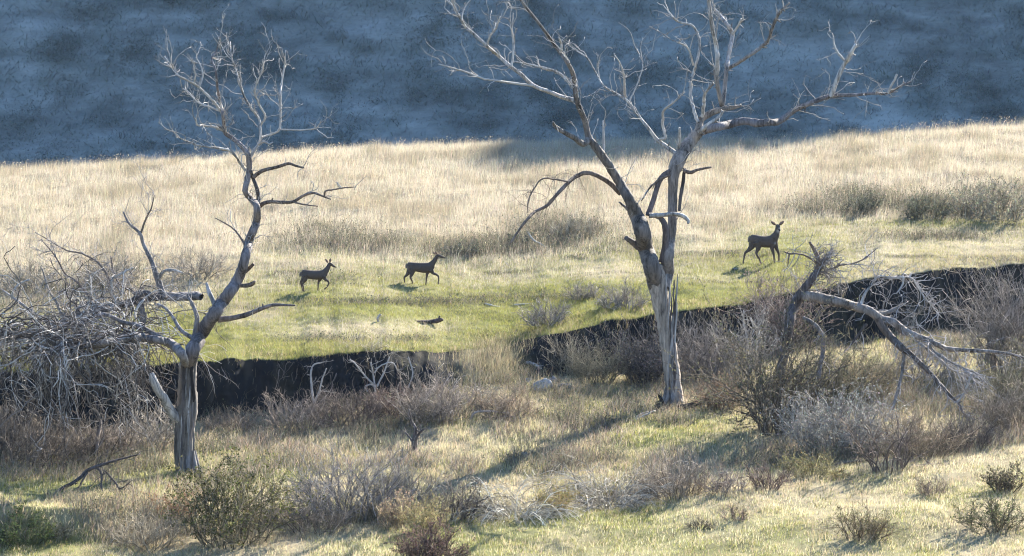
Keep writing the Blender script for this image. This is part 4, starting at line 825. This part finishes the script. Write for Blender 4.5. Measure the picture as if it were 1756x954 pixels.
shrub(1590, 372, 90, 40, 'dark weedy bush beside the large grey green one', stem=(0.14, 0.13, 0.10), leaf=(0.12, 0.12, 0.08), nleaf=2500, lsz=0.055, style='mound', dens=1.2, r=0.011, group=GM)
shrub(1480, 365, 80, 36, 'dark weedy bush in dry grass behind the standing deer', stem=(0.15, 0.14, 0.11), leaf=(0.13, 0.13, 0.09), nleaf=2000, lsz=0.055, style='mound', dens=1.1, r=0.011, group=GM)
shrub(905, 420, 90, 26, 'low dark weeds at the edge of the green flat under the drooping branch', stem=(0.15, 0.135, 0.11), leaf=(0.13, 0.13, 0.09), nleaf=1800, lsz=0.05, style='mound', dens=1.1, r=0.010, group=GM)
shrub(790, 438, 80, 26, 'low dark weeds behind the head of the middle deer', stem=(0.16, 0.14, 0.12), leaf=(0.13, 0.13, 0.09), nleaf=1500, lsz=0.05, style='mound', dens=1.1, r=0.010, group=GM)
shrub(50, 500, 100, 52, 'grey brush in dry grass behind the tangle, nearest the end', stem=(0.20, 0.18, 0.16), style='mound', dens=1.2, r=0.011, group=GM)
shrub(185, 492, 100, 56, 'grey brush in dry grass behind the fallen tree', stem=(0.21, 0.185, 0.165), style='mound', dens=1.2, r=0.011, group=GM)
shrub(335, 475, 90, 50, 'grey brush in dry grass between fallen tree and leaning tree', stem=(0.22, 0.195, 0.175), style='mound', dens=1.1, r=0.011, group=GM)

# ------------------------------------------------------------------ sprouts, snags, logs and loose branches
def loose(name, label, cat, base_uv, parts, group=None, dY=0.0, crown=None, mat=M_BARK):
    """a loose piece of wood: parts = [(name, [(u, v, r)...], d0, d1, colour)]"""
    t = Tree(name, base_uv[0], base_uv[1], label, cat, group, dY)
    for (nm, pts, d0, d1, c) in parts: t.limb(pts, d0, d1, nm, c, 7, 0.14, 0.04, twigs=1.0 if crown else 0.0)
    if crown: t.crown(*crown)
    return t
loose('dead_sapling', 'white forked dead sapling against the dark bank', 'sapling', (540, 712),
      [('stem', [(541, 716, 2.2), (538, 690, 2.1), (534, 660, 1.9), (533, 640, 1.6), (538, 626, 1.3), (552, 622, 1)], 0, 0.2, PALE), ('branch', [(540, 688, 1.8), (549, 668, 1.6), (553, 650, 1.4), (560, 632, 1)], 0, -0.2, PALE), ('branch', [(548, 671, 1.1), (561, 671, 0.9)], 0, 0, PALE)], crown=(10, 0.4, 8, 0.2, 0.008, 0, PALE))
loose('dead_sapling', 'pale sprawling dead sapling with curved shoots before the bank', 'sapling', (642, 690),
      [('stem', [(645, 694, 2.2), (643, 668, 2), (640, 645, 1.7), (636, 622, 1.3)], 0, 0, PALE), ('branch', [(643, 662, 1.8), (626, 645, 1.6), (610, 625, 1.4), (600, 616, 1)], 0, -0.4, PALE), ('branch', [(646, 664, 1.7), (658, 640, 1.5), (668, 612, 1)], 0, 0.2, PALE),
       ('branch', [(642, 640, 1.4), (652, 628, 1.3), (672, 622, 1.1), (682, 636, 0.8)], 0, 0.2, PALE), ('branch', [(630, 672, 1.6), (626, 664, 1.5), (636, 660, 1.4), (648, 668, 1)], -0.2, -0.3, PALE), ('branch', [(700, 665, 1.2), (708, 640, 1.3), (700, 612, 1)], 0.3, 0.4, PALE)], crown=(26, 0.5, 30, 0.25, 0.008, 0, PALE))
loose('dead_sapling', 'white thin dead sapling left of the dark thicket', 'sapling', (1300, 640),
      [('stem', [(1298, 645, 2), (1292, 615, 1.9), (1283, 585, 1.8), (1276, 555, 1.6), (1275, 533, 1)], 0, 0, PALE), ('branch', [(1284, 588, 1.4), (1292, 565, 1.2), (1287, 545, 0.9)], 0, 0.3, PALE), ('branch', [(1276, 548, 1), (1284, 549, 0.9)], 0, 0, PALE)], crown=(22, 0.5, 26, 0.25, 0.008, 0, PALE))
loose('dead_sapling', 'white twisted stems beside the foot of the dark thicket', 'sapling', (1345, 745),
      [('stem', [(1343, 748, 1.8), (1345, 733, 1.8), (1352, 725, 1.7), (1360, 712, 1.3)], 0, 0, PALE), ('branch', [(1352, 725, 1.4), (1348, 715, 1)], 0, 0, PALE)], crown=(6, 0.3, 6, 0.15, 0.007, 0, PALE))
loose('snag', 'short dark standing snag with a pale spiked tip on the creek floor', 'snag', (712, 778),
      [('trunk', [(711, 784, 5), (711, 765, 5), (712, 748, 4), (713, 736, 3), (706, 722, 2), (701, 702, 1.2)], 0, 0, (0.16, 0.13, 0.115)), ('branch', [(712, 755, 2.2), (720, 742, 1.7), (728, 735, 1)], 0, -0.2, DARK), ('branch', [(710, 760, 2), (702, 750, 1.5), (696, 742, 1)], 0, 0.2, DARK)], crown=(26, 0.4, 30, 0.22, 0.009, 0, (0.2, 0.17, 0.15)))
loose('snag', 'leaning pale topped snag among brush under the hanging twigs', 'snag', (165, 792),
      [('trunk', [(163, 796, 5), (164, 770, 4.5), (168, 745, 3.6), (172, 725, 2.6), (168, 710, 2), (163, 702, 1.2)], 0, -0.2, (0.22, 0.19, 0.175))], crown=(24, 0.5, 26, 0.25, 0.010, 0, GREY))
loose('fallen_branch', 'dark fallen branch with forked twigs leaning on the green grass', 'branch', (120, 850),
      [('limb', [(72, 857, 2.4), (95, 846, 3.2), (112, 835, 3.2), (132, 824, 3), (150, 808, 3), (175, 797, 2.4), (205, 788, 1.8), (240, 779, 1)], 0.2, 1.5, DARK), ('branch', [(165, 800, 2.4), (174, 812, 2.2), (174, 835, 1.8), (178, 852, 1)], 1.0, 0.4, DARK), ('branch', [(150, 810, 2), (135, 835, 1.6), (124, 850, 1)], 0.9, 0.4, DARK), ('branch', [(180, 808, 1.6), (196, 825, 1.4), (206, 838, 1.3), (222, 828, 0.9)], 1.0, 0.5, DARK)], crown=(50, 0.5, 50, 0.28, 0.010, -0.06, (0.11, 0.095, 0.085)))
loose('log', 'weathered brown log lying in straw grass below the bank', 'log', (840, 722),
      [('trunk', [(800, 730, 3), (815, 727, 4.2), (835, 724, 4.4), (855, 720, 4.4), (870, 713, 4), (882, 718, 2)], 0, 0.5, (0.17, 0.12, 0.085)), ('branch', [(806, 722, 2), (815, 708, 2), (840, 706, 1.8), (868, 708, 1.4), (884, 712, 1)], 0.3, 0.8, (0.32, 0.27, 0.22))], crown=(26, 0.6, 20, 0.3, 0.010, -0.04, (0.33, 0.29, 0.25)))
loose('log', 'charred dark log lying against the foot of the tall dead tree', 'log', (1175, 698),
      [('trunk', [(1128, 695, 5), (1140, 699, 6), (1160, 700, 6.5), (1182, 696, 6), (1202, 689, 5), (1216, 684, 3)], -0.6, -0.3, (0.035, 0.030, 0.028)), ('branch_stub', [(1136, 694, 4), (1134, 686, 3.4), (1130, 678, 2)], -0.5, -0.5, (0.03, 0.026, 0.024))], crown=(16, 0.4, 10, 0.2, 0.010, 0, DARK))
loose('stick', 'long pale stick on the green grass below the tall dead tree', 'stick', (1085, 726),
      [('limb', [(1054, 739, 1.8), (1070, 732, 2.2), (1088, 722, 2.4), (1106, 712, 2.2), (1124, 705, 1.6)], -0.3, 0.9, (0.40, 0.35, 0.29)), ('branch', [(1085, 722, 1.5), (1098, 711, 1.4), (1112, 706, 1)], 0.3, 0.9, (0.38, 0.33, 0.28))])
loose('log', 'dark log lying in dry grass on the flat', 'log', (725, 556),
      [('trunk', [(688, 551, 2.6), (700, 552, 3.4), (712, 553, 3.2), (726, 553, 3.4), (740, 552, 3.6), (752, 550, 3.8), (759, 548, 2.6)], 0, 0.1, (0.10, 0.07, 0.06)), ('branch_stub', [(751, 549, 2), (754, 542, 1.4)], 0.1, 0.1, (0.10, 0.07, 0.06))])
loose('stick', 'short pale stump of wood upright in dry grass on the flat', 'stick', (650, 552), [('limb', [(649, 554, 1.8), (648, 546, 2), (653, 539, 2)], 0, 0, (0.42, 0.36, 0.30))])
loose('stick', 'pale stick lying across the dark wheel rut on the flat', 'stick', (848, 526), [('limb', [(832, 521, 1.4), (845, 525, 1.9), (858, 528, 1.4)], 0, 0, (0.44, 0.40, 0.33))])
loose('stick', 'thin straight pale stick lying on the green flat left of the grey shrub', 'stick', (900, 523), [('limb', [(882, 523, 1.3), (900, 522, 1.7), (920, 521, 1.4)], 0, 0, (0.44, 0.40, 0.33))])
loose('fallen_branch', 'white crooked branch lying on weeds behind the drooping limb', 'branch', (930, 428),
      [('limb', [(905, 398, 1.4), (915, 412, 1.7), (930, 420, 1.6), (945, 430, 1)], -0.3, 0, PALE), ('branch', [(867, 450, 1.2), (878, 460, 1.4), (892, 453, 1)], -2.5, -2.3, (0.34, 0.3, 0.25))])
loose('fallen_branch', 'pale bleached branch lying above the rocks in the bank', 'branch', (918, 636), [('limb', [(902, 622, 2.2), (912, 624, 2.8), (925, 630, 2.4), (938, 640, 1.6)], 0, 0, (0.42, 0.39, 0.35))], crown=(8, 0.3, 6, 0.2, 0.010, 0, PALE))
loose('fallen_branch', 'brown branch lying on the brow under the rusty brush', 'branch', (1440, 800), [('limb', [(1410, 806, 1.6), (1435, 797, 2.2), (1465, 792, 2), (1490, 790, 1.2)], 0, 0.5, (0.15, 0.12, 0.09))], crown=(14, 0.5, 12, 0.25, 0.009, 0, (0.2, 0.17, 0.14)))

# ------------------------------------------------------------------ rocks
def rock(u, v, w, h, label, col):
    b = ground(u, v); sc = F / b[1]; W2 = w / sc / 2 * 0.7; H = h / sc * 0.55
    n, m2 = 34, 22; th = np.linspace(0, 2 * math.pi, n, endpoint=False); ph = np.linspace(-1.2, math.pi / 2, m2); V = []
    pl = unit(rng.normal(0, 1, (9, 3)) + (0, 0, 0.3)); dd = rng.uniform(0.42, 0.85, 9)
    for q in ph:
        for a in th:
            d = np.array([math.cos(q) * math.cos(a), math.cos(q) * math.sin(a), math.sin(q)])
            k = pl @ d; s = min(1.0, np.min(np.where(k > 0.05, dd / np.maximum(k, 0.05), 9)))
            s *= 1 + 0.10 * (vnoise(d[0] * 3 + u, d[1] * 3 + d[2] * 2 + v, 3) - .5)
            V.append(d * s * np.array([W2, W2 * 0.8, H]))
    q = [[i * n + j, i * n + (j + 1) % n, (i + 1) * n + (j + 1) % n, (i + 1) * n + j] for i in range(m2 - 1) for j in range(n)]
    mb = MB(); mb.add(np.array(V) + b + np.array([0, 0, H * 0.1]), q, None, col)
    return tag(mb.build('rock', M_ROCK, None, b, smooth=False), label, 'rock', 'rocks in the creek')
rock(930, 668, 58, 34, 'white streaked boulder below the grassy break in the bank', (0.33, 0.31, 0.28))
rock(948, 655, 26, 16, 'grey rock resting against the white boulder', (0.27, 0.26, 0.26))
rock(975, 668, 62, 20, 'broad dark low rock beside the white boulder in shade', (0.12, 0.115, 0.115))
rock(905, 655, 26, 11, 'flat tan stone left of the white boulder', (0.33, 0.30, 0.26))
rock(852, 645, 26, 14, 'pale lichen grey stone in the grassy break of the bank', (0.27, 0.25, 0.22))
rock(875, 650, 20, 10, 'small light stone between the pale stone and the boulder', (0.26, 0.235, 0.20))
rock(935, 688, 34, 9, 'flat brown stone lying below the boulder', (0.20, 0.17, 0.15))
rock(898, 782, 26, 17, 'lone blue grey rock in grass of the creek floor', (0.30, 0.31, 0.33))
rock(1262, 262 + 200, 18, 6, 'small flat dark stone on the flat near the standing deer', (0.2, 0.18, 0.16))

# ------------------------------------------------------------------ deer
def deer(u0, v0, trunk, neck, head, legs, ears, label, rz=0.0, throat=False, tail=None, look=(1, 0)):
    b = ground(u0, v0); sc = F / b[1]
    root = empty('deer', b); tag(root, label, 'deer', 'deer crossing the meadow')
    bm = MB()
    def L(u, v, y=0.0): return np.array([(u - u0) / sc, y / sc, (v0 - v) / sc])
    def loft(secs, k=14):
        V, Q = [], []; n = len(secs)
        for (c, ax, bx) in secs:
            for j in range(k):
                a = 2 * math.pi * j / k; V.append(c + math.cos(a) * ax + math.sin(a) * bx)
        for i in range(n - 1):
            for j in range(k): Q.append([i * k + j, i * k + (j + 1) % k, (i + 1) * k + (j + 1) % k, (i + 1) * k + j])
        T = [[0, (j + 1) % k, j] for j in range(1, k - 1)] + [[(n - 1) * k, (n - 1) * k + j, (n - 1) * k + (j + 1) % k] for j in range(1, k - 1)]
        bm.add(np.array(V), Q, T)
    c = catmull(np.array(trunk), 4)
    loft([(L(a, v), np.array([0, hw / sc, 0]), np.array([0, 0, hh / sc])) for (a, v, hh, hw) in c])
    def chain(pts, m=4):
        c = catmull(np.array(pts, float), m); p = np.array([L(a, v, y) for (a, v, y, r) in c]); rr = c[:, 3] / sc
        t = unit(np.gradient(p, axis=0)); s = unit(np.cross(t, np.array([0.0, 1.0, 0.0]) + 0 * t)); w = np.cross(s, t)
        loft([(p[i], s[i] * rr[i], w[i] * rr[i]) for i in range(len(p))], 10)
    chain(neck); chain(head)
    for lg in legs: chain(lg)
    o = bm.build('body_rough', M_COAT)
    for ed in (('REMESH', dict(mode='VOXEL', voxel_size=0.014)), ('SMOOTH', dict(factor=0.5, iterations=3))):
        mod = o.modifiers.new(ed[0], ed[0])
        for k, x in ed[1].items(): setattr(mod, k, x)
    dg = bpy.context.evaluated_depsgraph_get(); ev = o.evaluated_get(dg)
    me = bpy.data.meshes.new_from_object(ev); bpy.data.objects.remove(o)
    co = np.zeros(len(me.vertices) * 3, np.float32); me.vertices.foreach_get('co', co); co = co.reshape(-1, 3)
    base = np.array([0.078, 0.057, 0.044]); C = np.tile(base, (len(co), 1))
    zr = co[:, 2]; C = C * (1 + 0.5 * sstep(0.45, 0.1, zr)[:, None] * np.array([1.1, 0.9, 0.7]))
    rump = L(trunk[0][0], trunk[0][1]); C = C + (np.exp(-((co - rump - (0, 0, -0.04)) ** 2).sum(1) / 0.0040)[:, None]) * np.array([0.34, 0.31, 0.27])
    if throat:
        for (q, s, k) in throat:
            C = C + np.exp(-((co - L(*q)) ** 2).sum(1) / s)[:, None] * np.array([0.42, 0.38, 0.34]) * k
    if 'col' in me.color_attributes: me.color_attributes.remove(me.color_attributes['col'])
    a = me.color_attributes.new('col', 'FLOAT_COLOR', 'POINT'); a.data.foreach_set('color', np.concatenate([C, np.ones((len(C), 1))], 1).astype(np.float32).ravel())
    me.polygons.foreach_set('use_smooth', np.ones(len(me.polygons), bool))
    me.materials.clear(); me.materials.append(M_COAT); me.name = 'body'
    o = bpy.data.objects.new('body', me); COL.objects.link(o); o.parent = root
    for (p0, p1, wd) in ears:                       # cupped leaf shaped ears
        a, t = L(*p0), L(*p1); ax = t - a; l = np.linalg.norm(ax); side = unit(np.cross(ax, np.array([0.25, 1, 0.1]))) * wd / sc; nrm = unit(np.cross(side, ax)) * l * 0.10
        V, Q = [], []; f = [0, 0.2, 0.45, 0.7, 0.88, 1.0]; w = [0.35, 0.75, 1.0, 0.85, 0.5, 0.08]
        for i in range(6):
            m = a + ax * f[i]
            V += [m - side * w[i], m - nrm * w[i], m + side * w[i], m - nrm * w[i] * 1.6 - unit(nrm) * 0.008]
        for i in range(5):
            for j in range(4): Q.append([i * 4 + j, i * 4 + (j + 1) % 4, i * 4 + 4 + (j + 1) % 4, i * 4 + 4 + j])
        mb = MB(); mb.add(np.array(V), Q, [[20, 21, 22], [20, 22, 23]], (0.20, 0.155, 0.125)); mb.build('ear', M_LEAF, root)
    def ball(name, p, r, col, sx=1.0):
        mb = MB(); pts = np.array([p + (0, 0, -r), p + (0, 0, -r * .7), p, p + (0, 0, r * .7), p + (0, 0, r)]); tubes(mb, pts[None], np.array([[.05, .72, 1, .72, .05]]) * r, 8, col); mb.build(name, M_COAT, root)
    hd = [np.array(L(x[0], x[1], x[2])) for x in head]; hr = [x[3] / sc for x in head]
    fw = unit(hd[-1] - hd[0]); sd = unit(np.cross(fw, np.array([0, 0, 1.0])))
    for s in (-1, 1): ball('eye', hd[1] * 0.6 + hd[0] * 0.4 + sd * s * hr[1] * 0.92 + (0, 0, hr[1] * 0.25), 0.016, (0.008, 0.007, 0.006))
    ball('nose', hd[-1] + fw * hr[-1] * 0.7, max(0.018, hr[-1] * 0.75), (0.012, 0.011, 0.011))
    if tail:
        mb = MB(); tp = np.array([L(*t[:2]) for t in tail]); limb(mb, tp, [t[2] / sc for t in tail], 7, 4, 0.05, 0, (0.16, 0.13, 0.11)); mb.build('tail', M_COAT, root)
    root.rotation_euler = (0, 0, rz)
    return root

deer(540, 499.5,
     [(514.3, 471, 3.0, 3), (516.5, 469.8, 6.6, 5.4), (522, 469.8, 7.6, 6.8), (531, 471, 7.9, 7.4), (541, 471.6, 8.2, 7.8), (550, 471, 8.2, 7.2), (556, 469, 7.2, 5.6), (560, 467, 4.6, 3.8)],
     [(552, 469, 0, 6.4), (556.5, 465, 0, 5.4), (560, 460, 0, 4.2), (562.3, 455, 0, 3.4), (563.5, 451.5, 0, 3.0)],
     [(562.2, 452, 0, 3.1), (566, 453.2, 0, 3.0), (570, 455.8, 0, 2.1), (573.6, 457.6, 0, 1.5)],
     [[(520, 471, 3, 6.2), (518.5, 477, 3, 4.6), (515, 482, 3, 2.6), (513.6, 485, 3, 1.8), (515.2, 492, 3, 1.3), (516.4, 498, 3, 1.3), (518, 499.5, 3, 1.2)],
      [(521, 471, -3, 6.2), (521.5, 478, -3, 4.4), (518.5, 484, -3, 2.3), (516.8, 487, -3, 1.7), (518.6, 493, -3, 1.3), (519.2, 498.5, -3, 1.3), (520.6, 499.7, -3, 1.2)],
      [(551, 472, 3, 5.2), (547, 479, 3, 3.1), (544.2, 485, 3, 1.9), (543.5, 491, 3, 1.35), (543.2, 498, 3, 1.3), (544.6, 499.5, 3, 1.2)],
      [(553, 473, -3, 5.0), (556.5, 479, -3, 2.8), (561, 482, -3, 2.0), (562, 486, -3, 1.6), (559.5, 491, -3, 1.3), (555, 495.4, -3, 1.2), (553.2, 495.6, -3, 1.1)]],
     [((561.3, 450.5, 1.6), (555.8, 443.5, 3.6), 2.2), ((564, 449.8, -1.6), (566, 441.8, -4.0), 2.2)],
     'dark deer walking with ears spread, trailing behind another deer left of the leaning head', tail=[(514.6, 467, 1.6), (512.8, 470, 1.8), (512.3, 474, 1.2)])
bpy.data.objects['deer']['label'] = 'dark deer walking with one foreleg tucked back and its ears spread, last in line'
deer(724, 489.8,
     [(697.4, 456, 3.2, 3), (699.5, 455.5, 6.0, 5.2), (705, 457, 7.6, 6.8), (714, 458, 8.1, 7.4), (725, 459.2, 8.9, 7.9), (734, 458.8, 8.8, 7.4), (740, 457, 7.4, 5.8), (744.5, 455, 4.6, 4)],
     [(736, 456.5, 0, 6.6), (741, 451.5, 0, 5.2), (744.8, 446, 0, 4.0), (747.4, 441.5, 0, 3.3), (748.4, 438, 0, 2.9)],
     [(747.6, 438, 0, 3.0), (752, 438.3, 0, 3.0), (757, 440, 0, 2.1), (761.4, 441.6, 0, 1.5)],
     [[(703, 458, 3, 6.2), (700.5, 466, 3, 4.6), (696, 472.5, 3, 2.4), (692.2, 476.2, 3, 1.8), (692.4, 482, 3, 1.3), (692.2, 489, 3, 1.3), (694, 489.8, 3, 1.2)],
      [(706, 459, -3, 6.4), (706, 467, -3, 4.4), (703.4, 474, -3, 2.3), (703.6, 477, -3, 1.8), (706, 482.5, -3, 1.4), (706.2, 488.4, -3, 1.3), (707.8, 489.6, -3, 1.2)],
      [(736, 461, 3, 5.6), (732, 469, 3, 2.9), (731, 475, 3, 1.9), (730.2, 481, 3, 1.35), (729.6, 488.5, 3, 1.3), (731, 489.6, 3, 1.2)],
      [(738, 462, -3, 5.4), (742, 468, -3, 2.8), (747.4, 470.4, -3, 2.1), (751, 473.6, -3, 1.7), (751.6, 480, -3, 1.3), (750.8, 485.8, -3, 1.2), (752, 487.4, -3, 1.1)]],
     [((746.6, 436.2, 1.6), (741.5, 432, 3.4), 2.0), ((749.2, 435.6, -1.6), (746.2, 430.5, -4.0), 2.0)],
     'dark deer striding with a foreleg lifted level and its head held forward', tail=[(697.8, 452, 1.6), (696, 455, 1.8), (695.6, 460, 1.2)])
deer(1310, 452,
     [(1287.4, 411, 4, 3.4), (1290, 410.5, 7.6, 6), (1297, 412, 9.8, 8), (1306, 413.6, 10, 8.6), (1316, 414.6, 10.2, 9), (1325, 413.5, 10.8, 8.6), (1331, 411, 9.4, 6.8), (1335.4, 409, 5.4, 4.6)],
     [(1329, 408, 0, 8), (1332.8, 402, 0, 6.2), (1334.6, 396, 0, 4.8), (1335.2, 391, 0, 4.0), (1335, 387.5, 0, 3.6)],
     [(1334.6, 387, 0, 3.7), (1336, 388, -3.5, 3.6), (1337, 391, -7.5, 2.6), (1337.8, 393.2, -11, 1.9)],
     [[(1294, 413, 3.5, 8.2), (1291, 423, 3.5, 5.6), (1285, 430, 3.5, 3.0), (1280, 434, 3.5, 2.2), (1278.4, 442, 3.5, 1.6), (1276.6, 450.6, 3.5, 1.5), (1278.4, 452, 3.5, 1.4)],
      [(1299, 414, -3.5, 8.0), (1302, 424, -3.5, 5.0), (1299.6, 431, -3.5, 2.8), (1299, 435.4, -3.5, 2.1), (1303, 442, -3.5, 1.6), (1306.4, 450, -3.5, 1.5), (1308, 451.4, -3.5, 1.4)],
      [(1326, 416, -3.5, 6.6), (1326, 426, -3.5, 3.6), (1328.4, 435, -3.5, 2.2), (1329.6, 443, -3.5, 1.6), (1330.6, 451.6, -3.5, 1.5), (1332.2, 453, -3.5, 1.4)],
      [(1330, 416, 3.5, 6.4), (1334, 426, 3.5, 3.4), (1337.4, 434, 3.5, 2.2), (1338.2, 441, 3.5, 1.6), (1338.6, 449.6, 3.5, 1.5), (1340, 451, 3.5, 1.4)]],
     [((1332.4, 385.6, 1.5), (1323.4, 378.8, 1.0), 2.8), ((1337.6, 385.4, -0.5), (1346.4, 378.4, -1.5), 2.8)],
     'larger deer standing apart with its head turned to the viewer and both ears out', throat=[((1336.4, 395, -5), 0.0045, 0.9), ((1331.6, 417, -7), 0.0035, 0.5), ((1337.4, 391.5, -9), 0.002, 0.5)], tail=[(1288.4, 405, 2), (1286, 409, 2.2), (1285.6, 415, 1.5)])
